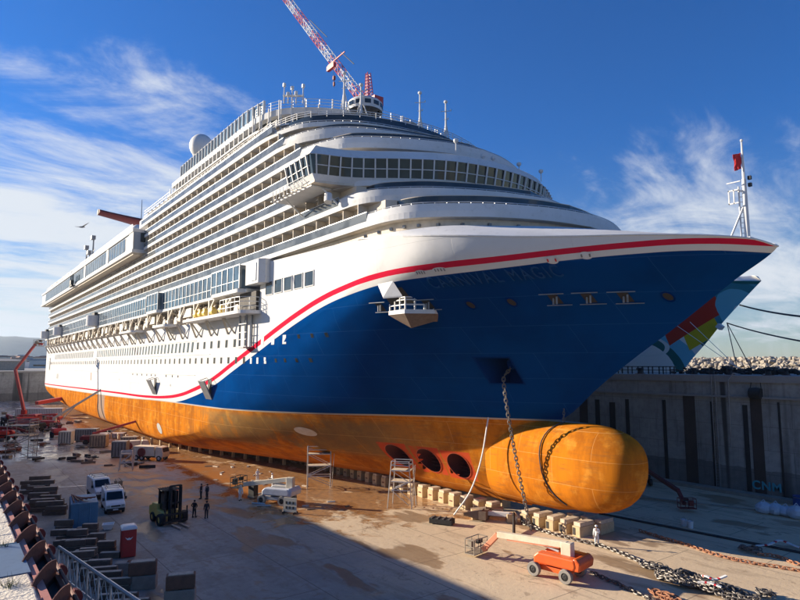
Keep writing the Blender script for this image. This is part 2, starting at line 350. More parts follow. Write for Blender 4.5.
def wall_mat():
    t = NT('dock_wall'); X, Y, Z = t.xyz(); n1 = t.noise(.12, 6, .65); n2 = t.noise(.9, 5, .7, stretch=(1, 1, .1)); n3 = t.noise(1.4, 5, .6); n6 = t.noise(.16, 3, .6, stretch=(1, 1, .03))
    base = t.mix(t.ramp(n1, .35, .65), (.44, .42, .37), (.30, .285, .25)); base = t.mix(t.math('MULTIPLY', t.ramp(n3, .4, .7), .4), base, (.2, .185, .165))
    base = t.mix(t.math('MULTIPLY', t.ramp(n2, .52, .72), .55), base, (.08, .07, .062))
    base = t.mix(t.math('MULTIPLY', t.ramp(n6, .56, .60), .85), base, (.018, .017, .016))
    band = t.math('LESS_THAN', Z, t.math('ADD', 2.6, t.math('MULTIPLY', n1, 2.))); base = t.mix(t.math('MULTIPLY', band, .5), base, (.06, .052, .05))
    jt = t.N('ShaderNodeTexBrick'); jt.inputs['Scale'].default_value = 1; jt.inputs['Brick Width'].default_value = 6; jt.inputs['Row Height'].default_value = 3; jt.inputs['Mortar Size'].default_value = .03
    cx = t.N('ShaderNodeCombineXYZ'); t.L(t.math('ADD', X, Y), cx.inputs[0]); t.L(Z, cx.inputs[1]); t.L(cx.outputs[0], jt.inputs['Vector'])
    base = t.mix(t.math('MULTIPLY', jt.outputs['Fac'], .5), base, (.07, .065, .06))
    t.out(base, .85); t.bump(n3, .4, .05)
wall_mat()
t = NT('sea_water'); t.out((.02, .06, .09), .12); t.bump(t.noise(.3, 4), .4, .3)
# ------------------------------------------------------------------ the ship's form
YC = 53.0; B = 18.6
def pch(x, xs, ys):
    n = len(xs)
    if x <= xs[0]: return ys[0]
    if x >= xs[-1]: return ys[-1]
    d = [(ys[i+1]-ys[i])/(xs[i+1]-xs[i]) for i in range(n-1)]
    m = [d[0]]+[0 if d[i-1]*d[i] <= 0 else 2*d[i-1]*d[i]/(d[i-1]+d[i]) for i in range(1, n-1)]+[d[-1]]
    for i in range(n-1):
        if x <= xs[i+1]:
            h = xs[i+1]-xs[i]; t = (x-xs[i])/h
            return (1+2*t)*(1-t)**2*ys[i]+t*(1-t)**2*h*m[i]+t*t*(3-2*t)*ys[i+1]+t*t*(t-1)*h*m[i+1]
def xstem(z): return pch(z, [1.5, 6, 10.4, 11.0, 12.0, 14.5, 17.5, 20.5, 24.2, 26.5, 30], [-46, -44, -42.8, -41.9, -40.2, -37.2, -33.0, -28.4, -23.1, -19.7, -18])
KEY = [(1.5, 84, [0, .12, .2, .31, .38, .5, .66, .84, 1], [.0, .05, .07, .115, .2, .32, .52, .76, .88]),
 (2.6, 80, [0, .12, .2, .31, .38, .5, .66, .84, 1], [.0, .11, .16, .23, .30, .44, .63, .86, .965]),
 (6, 58, [0, .1, .25, .4, .5, .7, .85, 1], [.0, .125, .255, .42, .55, .79, .92, 1]),
 (11, 48, [0, .1, .25, .4, .5, .7, .85, 1], [0, .155, .32, .52, .67, .86, .955, 1]),
 (20, 41, [0, .12, .25, .4, .55, .7, .85, 1], [0, .19, .38, .58, .76, .89, .97, 1]),
 (28, 30, [0, .1, .23, .43, .58, .71, .84, 1], [0, .2, .385, .60, .75, .88, .965, 1]),
 (34, 30, [0, .1, .23, .43, .58, .71, .84, 1], [0, .2, .385, .60, .75, .88, .965, 1])]
_LX = [k[0] for k in KEY]; _LY = [k[1] for k in KEY]
def Lent(z): return pch(z, _LX, _LY)
def gfun(u, z):
    u = min(max(u, 0), 1)
    vals = [pch(u, k[2], k[3]) for k in KEY]
    return max(0, pch(z, _LX, vals))
def hb(X, z): return B*gfun((xstem(z)-X)/Lent(z), z)
def yh(X, z): return YC-hb(X, z)
def hn(X, z, side=-1):   # outward unit normal of the near side
    e = .15
    a = Vector((2*e, yh(X+e, z)-yh(X-e, z), 0)); b = Vector((0, yh(X, z+e)-yh(X, z-e), 2*e))
    n = a.cross(b).normalized(); return -n if n.y > 0 else n
def hp(X, z, off=0.):
    n = hn(X, z); return Vector((X, yh(X, z), z))+n*off
ZT = [(-78, 31.1), (-66, 30.75), (-55, 30.4), (-50, 29.9), (-46, 29.3), (-40.5, 28.7), (-36.6, 28.3), (-32.3, 27.95), (-26.4, 27.6), (-21.2, 27.1), (-19.6, 26.5)]
def ztop(X): return pch(X, [p[0] for p in ZT], [p[1] for p in ZT])
ZB = 24.3
SHIP = thing('cruise_ship', (-160, YC, 0), 'huge white and blue cruise ship with orange underbody standing in the dry dock', 'cruise ship', local=False)
def zbot(X): return 1.5 if X > -205 else pch(X, [-306, -264, -230, -205], [5.6, 3.0, 1.7, 1.5])
def build_hull():
    zs = [1.5, 1.62, 1.8, 2.05, 2.35, 2.8, 3.3, 3.9, 4.6, 5.3, 6, 6.8, 7.6, 8.4, 9.2, 10, 10.6, 11, 11.3, 11.7, 12.2, 12.8, 13.5, 14.3, 15.2, 16.1, 17, 18, 19, 20, 21, 22, 22.8, 23.6, ZB]
    us = [(i/58.)**1.25 for i in range(59)]
    rows = []
    for z in zs:
        r = []; x0 = xstem(z); L = Lent(z)
        for u in us: r.append((x0-u*L, yh(x0-u*L, z), z))
        xe = x0-L
        for k in range(1, 31): x = xe+(-205-xe)*k/30.; r.append((x, yh(x, z), z))
        for k in range(1, 19):
            x = -205-101*k/18.; zb = zbot(x); zz = zb+(z-1.5)*(ZB-zb)/(ZB-1.5); h = hb(-200, z)
            h *= 1-.06*max(0, (-270-x)/36.)**2.4
            r.append((x, YC-h, zz))
        rows.append(r)
    n = MB(); n.grid(rows); m = MB(); m.grid([[(x, 2*YC-y, z) for x, y, z in r] for r in rows], flip=True)
    low = rows[0]; n.grid([low, [(x, YC, z) for x, y, z in low]]); m.grid([[(x, 2*YC-y, z) for x, y, z in low], [(x, YC, z) for x, y, z in low]])
    n.v += m.v[:0]; k = len(n.v); n.v += m.v; n.f += [tuple(i+k for i in f) for f in m.f]
    # transom
    tr = [r[-1] for r in rows]
    n.grid([tr, [(x-1.2, YC, z) for x, y, z in tr], [(x, 2*YC-y, z) for x, y, z in tr]])
    # upper bow shell
    us2 = [(i/40.)**1.2 for i in range(41)]; up = []
    for j in range(9):
        r = []
        for u in us2:
            z = ZB+(ztop(-19.6-u*30)-ZB)*j/8.; r.append((xstem(z)-u*Lent(z), 0, z))
        r = [(x, yh(x, z), z) for x, _, z in r]
        xe = r[-1][0]
        for k in range(1, 13):
            x = xe+(-78-xe)*k/12.; z = ZB+(ztop(x)-ZB)*j/8.; r.append((x, yh(x, z), z))
        up.append(r)
    n.grid(up); n.grid([[(x, 2*YC-y, z) for x, y, z in r] for r in up], flip=True)
    return n, up[-1]
hull_mb, bow_edge = build_hull()
HULL = hull_mb.build('hull', 'hull_paint', SHIP, smooth=True)
try: HULL.data.set_sharp_from_angle(angle=math.radians(60))
except Exception: pass
OX, OY, OZ = -160, YC, 0
def cut_hole(inside, x0, x1, z0, z1, near=True, cuts=5):
    bm = bmesh.new(); bm.from_mesh(HULL.data)
    for it in range(2):
        es = set()
        for f in bm.faces:
            c = f.calc_center_median(); X, Y, Z = c.x+OX, c.y+OY, c.z
            if Y < YC and x0-.6 < X < x1+.6 and z0-.5 < Z < z1+.5:
                for e in f.edges:
                    if e.calc_length() > .22: es.add(e)
        if es: bmesh.ops.subdivide_edges(bm, edges=list(es), cuts=3 if it == 0 else 1, use_grid_fill=True)
    kill = [f for f in bm.faces if (lambda c: c.y+OY < YC-.2 and inside(c.x+OX, c.z))(f.calc_center_median())]
    bmesh.ops.delete(bm, geom=kill, context='FACES')
    bm.to_mesh(HULL.data); bm.free()
R_T = 1.5
for (a, b) in TH_C: cut_hole(lambda X, Z, a=a, b=b: (X-a)**2+(Z-b)**2 < (R_T+.02)**2, a-R_T, a+R_T, b-R_T, b+R_T)
for (a, b) in TH_C:
    ring = [(a+R_T*math.cos(2*PI*i/28), b+R_T*math.sin(2*PI*i/28)) for i in range(29)]
    mb = MB(); o = []
    for k, r in ((0, 1.05), (1, 1.0)):
        o.append([hp(a+(x-a)*r, b+(z-b)*r, .05) for x, z in ring])
    inner = [Vector((x, yh(x, z)+.2, z)) for x, z in ring]; deep = [Vector((a+(x-a)*.97, 52.5, b+(z-b)*.97)) for x, z in ring]
    col_ = MB().grid(o).build('tunnel_collar', 'patch_red', SHIP, smooth=True)
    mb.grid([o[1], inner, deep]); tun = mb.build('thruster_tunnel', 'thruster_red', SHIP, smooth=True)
    g = MB()
    yc_ = yh(a, b)+1.6
    for k in range(7):
        dz = -R_T*.85+k*R_T*1.7/6; w = math.sqrt(max(.01, R_T**2-dz*dz))*.97; g.bar((a-w, yc_, b+dz), (a+w, yc_, b+dz), .08, .05)
    g.lathe([(.001, -.5), (.42, -.3), (.42, .6), (.001, .8)], (a, yc_+.9, b), 12, 'Y')
    for k in range(4):
        an = k*PI/2+.4; g.bar((a, yc_+1.0, b), (a+1.3*math.cos(an), yc_+1.15, b+1.3*math.sin(an)), .5, .06)
    g.build('propeller_grid', 'dark_red', tun)
# anchor pocket
PK = [fl(1, 1, 30)]*0
pk_z0, pk_z1 = 15.1, 17.75
def pk_edges(z): s = (z-pk_z0)/(pk_z1-pk_z0); return (-46.3+.25*s, -43.1+.2*s)
cut_hole(lambda X, Z: pk_z0 < Z < pk_z1 and pk_edges(Z)[0] < X < pk_edges(Z)[1], -46.4, -42.8, pk_z0, pk_z1)
mb = MB(); lo, hi = pk_edges(pk_z0), pk_edges(pk_z1)
loop = [(lo[0], pk_z0), (lo[1], pk_z0), (hi[1], pk_z1), (hi[0], pk_z1), (lo[0], pk_z0)]
ctr = (-44.6, 16.4)
mb.grid([[hp(ctr[0]+(x-ctr[0])*1.1, ctr[1]+(z-ctr[1])*1.1, .05) for x, z in loop], [hp(x, z, .06) for x, z in loop], [Vector((x, 50.2, z)) for x, z in loop]])
mb.add([(lo[0], 50.2, pk_z0), (lo[1], 50.2, pk_z0), (hi[1], 50.2, pk_z1), (hi[0], 50.2, pk_z1)], [(0, 1, 2, 3)])
mb.tube((-44.3, 48.0, 17.0), (-43.5, 50.0, 17.6), .55, n=12)
t = NT('pocket_blue'); t.out((.0015, .030, .15), .6); t.b.inputs['Specular IOR Level'].default_value = 0; mb.build('anchor_pocket', 'pocket_blue', SHIP)
# bulb
def build_bulb():
    rows = []; N = 40
    st = [0, .01, .04, .09, .16, .25, .37, .5, .65, .82, 1.0, 1.25, 1.6, 2.0, 2.4]
    for s in st:
        d = s*7.5; X = -32.3-d; r = min(1, s/.95); q = (1-(1-r)**2.5)**(1/2.5) if r < 1 else 1
        zc = 7.7-1.05*q-max(0, s-1)*.28; hh = max(.01, 4.4*q)
        if s > 1.15: hh = 4.5
        hw = max(.01, 3.25*q)
        top = min(zc+hh, 11.05); bot = max(zc-hh, 1.6)
        if s > 1.15: top = 11.05; bot = 1.9-.12*(s-1.15)
        zc = (top+bot)/2; hh = (top-bot)/2
        if s > 1.6: hw *= 1-.16*(s-1.6)
        row = []
        for i in range(N+1):
            a = 2*PI*i/N; ca, sa = math.cos(a), math.sin(a); e = .88
            row.append((X, YC+hw*math.copysign(abs(ca)**e, ca), zc+hh*math.copysign(abs(sa)**e, sa)))
        rows.append(row)
    mb = MB(); mb.grid(rows); return mb
build_bulb().build('bulbous_bow', 'hull_paint', SHIP, smooth=True)
# whaleback and foredeck
def resample(pts, n):
    P = [Vector(p) for p in pts]; L = [0]
    for a, b in zip(P, P[1:]): L.append(L[-1]+(b-a).length)
    out = []
    for k in range(n):
        s = L[-1]*k/(n-1)
        for i in range(len(P)-1):
            if s <= L[i+1]+1e-6:
                out.append(P[i].lerp(P[i+1], (s-L[i])/max(1e-6, L[i+1]-L[i]))); break
    return out
def catmull(pts, n=6):
    P = [Vector(p) for p in pts]; P = [2*P[0]-P[1]]+P+[2*P[-1]-P[-2]]; out = []
    for i in range(1, len(P)-2):
        for k in range(n):
            t = k/n; a, b, c, d = P[i-1:i+3]
            out.append(.5*((2*b)+(c-a)*t+(2*a-5*b+4*c-d)*t*t+(3*b-a-3*c+d)*t**3))
    out.append(P[-2]); return out
outer = [p for p in bow_edge if p[0] > -53]; outer = resample(sorted(outer), 40)
inner = resample(catmull([(-53, 34.42, 30.33), (-49, 34.7, 30.25), (-45.5, 35.5, 30.2), (-42.3, 37.7, 30.3), (-39.3, 41.2, 30.2), (-36.5, 45.3, 30.2), (-34.6, 49.5, 30.2), (-34, 53, 30.2)]), 40)
mb = MB()
for s in (0, 1):
    f = (lambda p: (p[0], 2*YC-p[1], p[2])) if s else (lambda p: tuple(p))
    mb.grid([[f(p) for p in outer], [f(p) for p in inner], [f((p.x-2.4, min(YC, p.y+.9), p.z-.1)) for p in inner]], flip=bool(s))
mb.build('whaleback', 'ship_white', SHIP, smooth=True)
mb = MB(); bw = [Vector(p) for p in sorted(bow_edge) if p[0] > -46]
mb.path([p+Vector((0, 0, .03)) for p in bw], .09, 6)
mb.path([Vector((p.x, 2*YC-p.y, p.z+.03)) for p in bw], .09, 6); mb.build('bulwark_rail', 'white_metal', SHIP)
# ------------------------------------------------------------------ superstructure
def mirror_pts(h): return h+[(x, 2*YC-y) for x, y in h[::-1][1:]]
def outline(front, aft=-298, side=34.4):
    c = [(p.x, p.y) for p in catmull([(x, y, 0) for x, y in front], 5)]
    c = mirror_pts([(aft, side)]+c); return c
def off(path, d):
    out = []
    for i, p in enumerate(path):
        a = Vector(path[max(0, i-1)]); b = Vector(path[min(len(path)-1, i+1)]); t = (b-a).normalized(); n = Vector((-t.y, t.x)); out.append((p[0]+n.x*d, p[1]+n.y*d))
    return out      # positive = inboard for our travel direction
def ribbon(mb, path, z0, z1, th=.12, lean=0., lean0=0.):
    a, b = off(path, 0) if lean0 == 0 else off(path, lean0), off(path, th+lean0); c, d = off(path, lean), off(path, lean+th)
    mb.grid([[(x, y, z0) for x, y in b], [(x, y, z0) for x, y in a], [(x, y, z1) for x, y in c], [(x, y, z1) for x, y in d], [(x, y, z0) for x, y in b]])
    return mb
FR = {7: [(-56, 34.4), (-51.5, 34.4), (-48, 34.75), (-45.2, 36.0), (-42.6, 38.7), (-40, 42.6), (-38, 47.8), (-37.2, 53)],
 6: [(-58, 34.4), (-54.5, 34.5), (-52, 35.2), (-49.6, 37.1), (-47, 40.3), (-44.2, 46.3), (-42.6, 53)],
 5: [(-63, 34.4), (-59, 34.6), (-56, 36.0), (-53.6, 38.8), (-51, 43.4), (-49.4, 48), (-48.9, 53)],
 4: [(-68, 34.4), (-63, 34.8), (-60, 36.6), (-57, 40.4), (-54.6, 46), (-53.6, 53)],
 3: [(-70, 34.4), (-65, 34.7), (-61.5, 35.8), (-59, 37.4), (-55.9, 42.1), (-53.5, 47.9), (-52.7, 53)],
 2: [(-74, 34.4), (-70.5, 34.7), (-67.5, 35.5), (-64.4, 37.4), (-62.0, 40.6), (-60.2, 45.5), (-58.6, 53)],
 1: [(-81, 34.4), (-77, 34.6), (-73.5, 35.2), (-70, 36.4), (-67.2, 39.0), (-65, 42.4), (-63.5, 47.9), (-63, 53)]}
ZL = {7: 31.4, 6: 34.3, 5: 37.2, 4: 40.05, 3: 42.95, 2: 45.85, 1: 48.75}
GE = {7: -51.5, 6: -57.3, 5: -63.5, 4: -64.5, 3: -66.8, 2: -71.8, 1: -75.5}    # where the glass gives way to the white bulwark
AFT = {7: -298, 6: -298, 5: -298, 4: -298, 3: -298, 2: -146, 1: -146}
divs = []
for k in (7, 6, 5, 4, 3, 2, 1):
    z = ZL[k]; o = outline(FR[k], AFT[k]); aft = AFT[k]
    mb = MB().prism(o, z, z+.62); mb.build('deck_slab', 'ship_white', SHIP)
    MB().prism(off(o, .06)[1:-1], z-.03, z-.002).build('deck_soffit', 'underside', SHIP)
    fp = [p for p in o[1:-1]]
    fr = [p for p in fp if p[0] > GE[k]-.01]
    fr = [(GE[k], 34.4)]+fr+[(GE[k], 2*YC-34.4)] if fr[0][0] > GE[k]+.05 else fr
    fr = [p for p in fr]
    hgt = 1.38 if k > 1 else .75
    if k not in (5, 1): ribbon(MB(), off(fr, .0), z+.62, z+hgt, .14, .12).build('bulwark', 'ship_white', SHIP, smooth=True)
    co = [(x, 35.9 if y < 37.1 and x < GE[k]+2 else (2*YC-35.9 if y > 2*YC-37.1 and x < GE[k]+2 else y)) for x, y in off(o, 2.6)]; co[0] = (aft, 35.9); co[-1] = (aft, 2*YC-35.9)
    MB().prism(co, z+.62, z+2.9 if k > 1 else z+2.8).build('cabin_wall', 'balcony_wall', SHIP)
    ip = [p for p in off(o, 2.52)[1:-1] if p[0] > GE[k]-2]
    ribbon(MB(), ip, z+.64, z+2.8, .03).build('gap_shade', 'window_dark', SHIP)  # dark ribbon standing in for the shade between the front decks
    ps = resample([(x, y, 0) for x, y in off(fr, .3)], 44); hr = MB(); hr.path([Vector((p.x, p.y, z+hgt+.18)) for p in ps], .045, 5)
    for p in ps: hr.tube((p.x, p.y, z+hgt-.1), (p.x, p.y, z+hgt+.18), .035, n=4)
    if k != 5: hr.build('bulwark_rail', 'light_metal', SHIP)
    sm_ = MB(); sp_ = resample([(x, y, 0) for x, y in off(fr, -.012)], 18)
    for p in sp_[1:-1]: sm_.bb(p.x-.02, p.x+.02, p.y-.02, p.y+.02, z+.05, z+hgt-.05)
    gl = MB(); gl.bb(aft, GE[k], 34.43, 34.47, z+.62, z+1.58); MB().bb(aft, GE[k], 2*YC-34.47, 2*YC-34.43, z+.62, z+1.58).build('glass_balustrade', 'balustrade_glass', SHIP)
    g_ = gl.build('glass_balustrade', 'balustrade_glass', SHIP)
    r = MB(); r.bb(aft, GE[k], 34.40, 34.50, z+1.585, z+1.65)
    x = GE[k]
    while x > aft: r.bb(x-.03, x+.03, 34.475, 34.52, z+.62, z+1.58); x -= 3.05
    r.build('handrail', 'light_metal', g_)
    dg = MB(); x = GE[k]-2
    while x > aft+3:
        divs.append((x, z)); dg.bb(x-1.95, x-.45, 35.86, 35.892, z+.7, z+2.65); x -= 3.05
    cg_ = dg.build('cabin_glazing', 'window_brown', SHIP)
    cu = MB(); x = GE[k]-2
    while x > aft+3:
        q = random.random()
        if q < .45: cu.bb(x-1.9, x-1.9+.25+q*2, 35.85, 35.858, z+.75, z+2.55)
        if q > .8: cu.bb(x-.5-(q-.8)*4, x-.5, 35.85, 35.858, z+.75, z+2.55)
        if .3 < q < .5: cu.box((x-1.0, 35.2, z+.95), (.7, .6, .6))
        x -= 3.05
    cu.build('curtain', 'curtain', cg_)
divs.sort(key=lambda d: -d[0]); stuff = MB(); ls = MB()
for i, (x, z) in enumerate(divs):
    m_ = MB() if i < 95 else stuff
    m_.bb(x-.06, x+.06, 34.62, 35.9, z+.62, z+2.88)
    if i < 95: m_.build('balcony_divider', 'underside', SHIP)
tag(stuff.build('balcony_divider', 'underside', SHIP), kind='stuff')
lm = MB()
for x, z in divs: lm.box((x-1.2, 35.3, z+2.82), (.5, .35, .12)); lm.box((x+.3, 35.75, z+1.3), (.5, .25, 1.0))
lm.build('balcony_fitting', 'white_metal', SHIP)
# recess under the lowest cabin deck at the bow, with small lockers
o = off(outline(FR[7]), 1.0); o = [p for p in o if p[0] > -80]; o = [(-78, o[0][1])]+o+[(-78, o[-1][1])]
MB().prism(o, 29.6, 31.36).build('promenade_wall', 'underside', SHIP)
mb = MB()
for i in range(4, len(o)-4, 3): mb.box((o[i][0]+.15, o[i][1]-.05, 30.8), (.3, .3, .3), rz=i)
mb.build('deck_locker', 'grey_metal', SHIP)
# bridge
BR = [(-63.6, 31.3), (-57.4, 31.1), (-56.4, 34.6), (-55.0, 37.2), (-52.9, 40.2), (-50.2, 45.0), (-49.0, 50), (-48.8, 53)]
bc = [(-63.6, 31.3), (-60.5, 31.2), (-57.4, 31.1)]+[(p.x, p.y) for p in catmull([(x, y, 0) for x, y in BR[1:]], 4)][1:]
bp = mirror_pts(bc)
BRG = MB(); floor_poly = [(-63.6, 36.5)]+bp+[(-63.6, 2*YC-36.5)]
BRG.prism(off(floor_poly, .35)[1:-1]+[(-63.6, 2*YC-36.5), (-63.6, 36.5)], 37.25, 37.6)
br_ = BRG.build('bridge_floor', 'underside', SHIP)
ribbon(MB(), bp, 37.35, 38.15, .15, 0, .45).build('bridge_skirt', 'ship_white', SHIP)
ribbon(MB(), off(bp, .12), 38.15, 40.3, .05, -.42).build('bridge_window', 'window_dark', SHIP)
ribbon(MB(), off(bp, -.42), 40.3, 41.45, .3, .9, 0).build('bridge_fascia', 'ship_white', SHIP)
ro = off(bp, .45)
MB().prism([(-63.6, 36.5)]+ro[1:-1]+[(-63.6, 2*YC-36.5)], 41.25, 41.48).build('bridge_roof', 'ship_white', SHIP)
MB().prism([(-63.2, 36.5)]+off(bp, 3.2)[1:-1]+[(-63.2, 2*YC-36.5)], 37.7, 40.9).build('bridge_interior', 'dark_recess', SHIP)
mm = MB(); dense = resample([(x, y, 0) for x, y in bp], 46); mb2 = MB()
lowp = [(p.x, p.y) for p in dense]; a_ = off(lowp, .08); b_ = off(lowp, -.5)
for i in range(len(dense)): mm.bar((a_[i][0], a_[i][1], 38.12), (b_[i][0], b_[i][1], 40.33), .16, .16)
c_ = off(lowp, -.17)
for i in range(len(dense)-1): mm.bar((c_[i][0], c_[i][1], 39.15), (c_[i+1][0], c_[i+1][1], 39.15), .07, .09)
mm.build('bridge_mullion', 'white_metal', SHIP)
for s in (0, 1):     # wing platform gratings and rails, near and far
    mb = MB()
    Y = (lambda y: 2*YC-y) if s else (lambda y: y)
    mb.bb(-67.5, -58.5, Y(31.6), Y(34.2), 37.05, 37.2)
    for i in range(8): mb.bb(-67.4+i*1.1, -67.1+i*1.1, Y(30.8), Y(31.6), 36.95, 37.05)
    for i in range(9): mb.tube((-67.4+i*.95, Y(31.1), 37.2), (-67.4+i*.95, Y(31.1), 38.3), .04)
    for h in (.55, 1.1): mb.tube((-67.4, Y(31.1), 37.2+h), (-59.2, Y(31.1), 37.2+h), .04)
    mb.bar((-58.6, Y(33.0), 37.1), (-57.4, Y(34.6), 35.0), .18, .18); mb.bar((-65.5, Y(32.0), 37.0), (-65.5, Y(34.3), 35.3), .15, .15)
    mb.build('wing_platform', 'white_metal', SHIP)
MB().tube((-57.8, 33.4, 36.2), (-57.5, 33.2, 35.2), .45, n=12).build('search_light', 'white_metal', SHIP)
def railing(path, z, h=1.1, step=1.5, r=.035, rails=3, post=.045):
    mb = MB(); P = resample([(x, y, z) for x, y in path], max(2, int(sum((Vector(a)-Vector(b)).length for a, b in zip(path, path[1:]))/step)+1))
    for p in P: mb.tube(p, p+Vector((0, 0, h)), post, n=4)
    for k in range(rails):
        q = Vector((0, 0, h*(k+1)/rails)); mb.path([p+q for p in P], r, 4)
    return mb
# open upper decks
F0 = [(-86, 34.5), (-81, 34.9), (-77, 36.4), (-74.2, 39.3), (-72.2, 42.7), (-71.2, 46.6), (-70.8, 53)]
o1 = outline(F0, -126, 34.5)
for z0, th, d, aft in ((51.35, .3, 0, -126), (53.1, .95, .3, -124)):
    oo = [(max(x, aft), y) for x, y in off(o1, d)]
    MB().prism(oo, z0, z0+th).build('open_deck', 'ship_white', SHIP)
MB().prism([(max(x, -122), y) for x, y in off(o1, 1.3)], 49.3, 53.1).build('upper_house', 'window_dark', SHIP)
fpath = o1[1:-1]; sp = [(-125, 34.6)]+fpath+[(-125, 2*YC-34.6)]
railing([(-74.9, 34.9)]+off(outline(FR[1], -80)[1:-1], .3)[3:-3], 50.2, .9, 2.2, .05).build('deck_rail', 'white_metal', SHIP)
railing([(-145, 34.5), (-76, 34.5)], 50.0, 1.0, 1.6, .04).build('deck_rail', 'white_metal', SHIP)
cm = MB()
for p in resample([(x, y, 0) for x, y in off(sp, .25)], 70): cm.bar((p.x, p.y, 49.3), (p.x, p.y, 53.2), .14, .14)
cm.build('deck_post', 'white_metal', SHIP)
gm = MB(); side = [(-118, 34.9), (-86, 34.8)]
ribbon(gm, [(-118, 34.9), (-86, 34.8), (-80.5, 35.5)], 54.05, 55.9, .04).build('wind_screen', 'screen_glass', SHIP)
pm = MB()
for p in resample([(-118, 34.85, 0), (-86, 34.75, 0), (-80.5, 35.4, 0)], 25): pm.bar((p.x, p.y, 54.0), (p.x, p.y, 56.1), .38, .12)
pm.path([(-118, 34.85, 56.05), (-86, 34.75, 56.05), (-80.5, 35.4, 56.05)], .07, 4); pm.build('screen_post', 'ship_white', SHIP)
railing(off(fpath, .5)[3:-3], 54.05, 1.35, 1.9, .04).build('deck_rail', 'light_metal', SHIP)
pm = MB()
for i, p in enumerate(resample([(x, y, 0) for x, y in off(fpath, .1)[3:-3]], 26)):
    pm.bar((p.x, p.y, 51.4), (p.x, p.y, 55.3 if i % 2 else 54.4), .16, .16)
pm.build('deck_post', 'ship_white', SHIP)
# aft part of the top side: rails stepping down
railing([(-146, 35), (-126, 35)], 51.0, 1.8, 1.5, .05).build('deck_rail', 'grey_metal', SHIP)
MB().bb(-150, -124, 35, 2*YC-35, 49.3, 51.2).build('pool_house', 'ship_white', SHIP)
# overhanging lido block
LX0, LX1, LY = -303, -142.5, 31.9
MB().bb(LX0, LX1, LY+.35, 2*YC-LY-.35, 43.0, 47.6).build('lido_block', 'grey_vent', SHIP)
mb = MB(); mb.bb(LX0-1, LX1+.05, LY, 2*YC-LY, 42.3, 43.0); mb.bb(LX0, LX1+.05, LY, 2*YC-LY, 47.0, 47.7)
for a, b in ((-146.5, -142.5), (-171, -168.5), (-203, -200.5)): mb.bb(a, b, LY+.15, LY+.4, 43.0, 47.0)
mb.build('lido_frame', 'ship_white', SHIP)
mb = MB()
for a, b in ((-168.4, -151), (-200, -171.3), (-292, -203.3)): mb.bb(a, b, LY+.25, LY+.34, 43.6, 46.7)
lg = mb.build('lido_window', 'lido_glass', SHIP)
mb = MB()
for i in range(48):
    x = -150-i*3
    mb.bb(x-.05, x+.05, LY+.2, LY+.3, 43.6, 46.7)
mb.build('window_bar', 'grey_vent', lg)
MB().bb(LX1, LX1+.08, 33.6, 38.0, 44.8, 46.9).build('end_window', 'window_dark', SHIP)
MB().bb(-292, LX1-1, LY+.5, 36, 41.9, 42.28).build('lido_soffit', 'underside', SHIP)
MB().bb(-290, -150, 37, 2*YC-37, 47.7, 50.2).build('upper_lounge', 'ship_white', SHIP)
MB().bb(-232, -158, 35.2, 37, 47.7, 50.4).build('lounge_glass', 'lido_glass', SHIP)
mb = MB(); mb.bb(-233, -157, 35.0, 2*YC-35, 50.4, 50.95); mb.bb(-233, -230, 35, 36.9, 47.7, 50.4); mb.build('lounge_roof', 'ship_white', SHIP)
railing([(-292, 32.3), (-150, 32.3)], 47.7, 1.15, 2.2, .05).build('deck_rail', 'light_metal', SHIP)
railing([(-232, 35.3), (-158, 35.3)], 50.95, 1.1, 2.2, .05).build('deck_rail', 'light_metal', SHIP)
mb = MB()
for i in range(16): mb.box((-235-i*3.4, 33.4, 48.6), (1.5, 1, 1.5 + (i % 3)*.4))
mb.build('deck_equipment', 'grey_metal', SHIP)
# machinery frames on the aft rail
mb = MB()
for x, h in ((-222, 8.5), (-211, 10.0), (-216.5, 6)):
    mb.tube((x, 35.6, 47.7), (x, 35.6, 47.7+h), .35, .2); mb.box((x, 35.4, 47.7+h), (2.2, 1.2, 1.2)); mb.tube((x, 35.6, 50), (x+4, 35.6, 47.7), .15)
    for k in range(3): mb.bar((x-1.3, 35.6, 49+k*2), (x+2.6, 35.6, 49.6+k*2), .14, .14)
mb.build('rigging_frame', 'grey_metal', SHIP)
mb = MB()     # hanging work cradle
mb.bb(-222, -217, 30.9, 31.6, 42.4, 42.8)
for x in (-222, -219.5, -217): mb.tube((x, 31.3, 42.4), (x, 31.3, 46.2), .15)
mb.box((-219.6, 31.3, 43.7), (2.6, .9, 1.5)); mb.build('work_cradle', 'black_metal', SHIP)
# funnel
fn = MB(); prof = [(-7.2, 1.1), (-4, 1.35), (3, 1.8), (10, 3.0), (20, 5.2)]
def wing(y0, z0, y1, z1, r0, r1, c):
    mb = MB(); rows = []
    for i in range(9):
        s = i/8; y = y0+(y1-y0)*s; z = z0+(z1-z0)*s; r = r0+(r1-r0)*s**1.5
        rows.append([(-200+r*1.7*math.cos(2*PI*k/20), y, z+r*.66*math.sin(2*PI*k/20)+.35*r) for k in range(21)])
    mb.grid(rows); mb.add(rows[0][:20], [tuple(range(20))]); return mb
fu = wing(34.6, 63.3, 53, 60.6, 1.25, 2.4, 0).build('funnel', 'dark_red', SHIP, smooth=True)
wing(71.4, 63.3, 53, 60.6, 1.25, 2.4, 0).build('funnel', 'dark_red', SHIP, smooth=True)
MB().lathe([(1.0, 0), (.95, -.06), (.6, -.08), (.01, -.08)], (-200, 34.5, 63.75), 16, 'Y').build('exhaust_outlet', 'black_metal', fu)
fs = MB(); fs.box((-203, YC, 56), (16, 10, 12), taper=.7); fs.build('funnel_casing', 'ship_white', SHIP)
fd = MB().sphere((-188, 43.5, 56.8), 2.0); fd.tube((-188, 43.5, 50), (-188, 43.5, 55), .7); fd.build('radome', 'white_metal', SHIP, smooth=True)
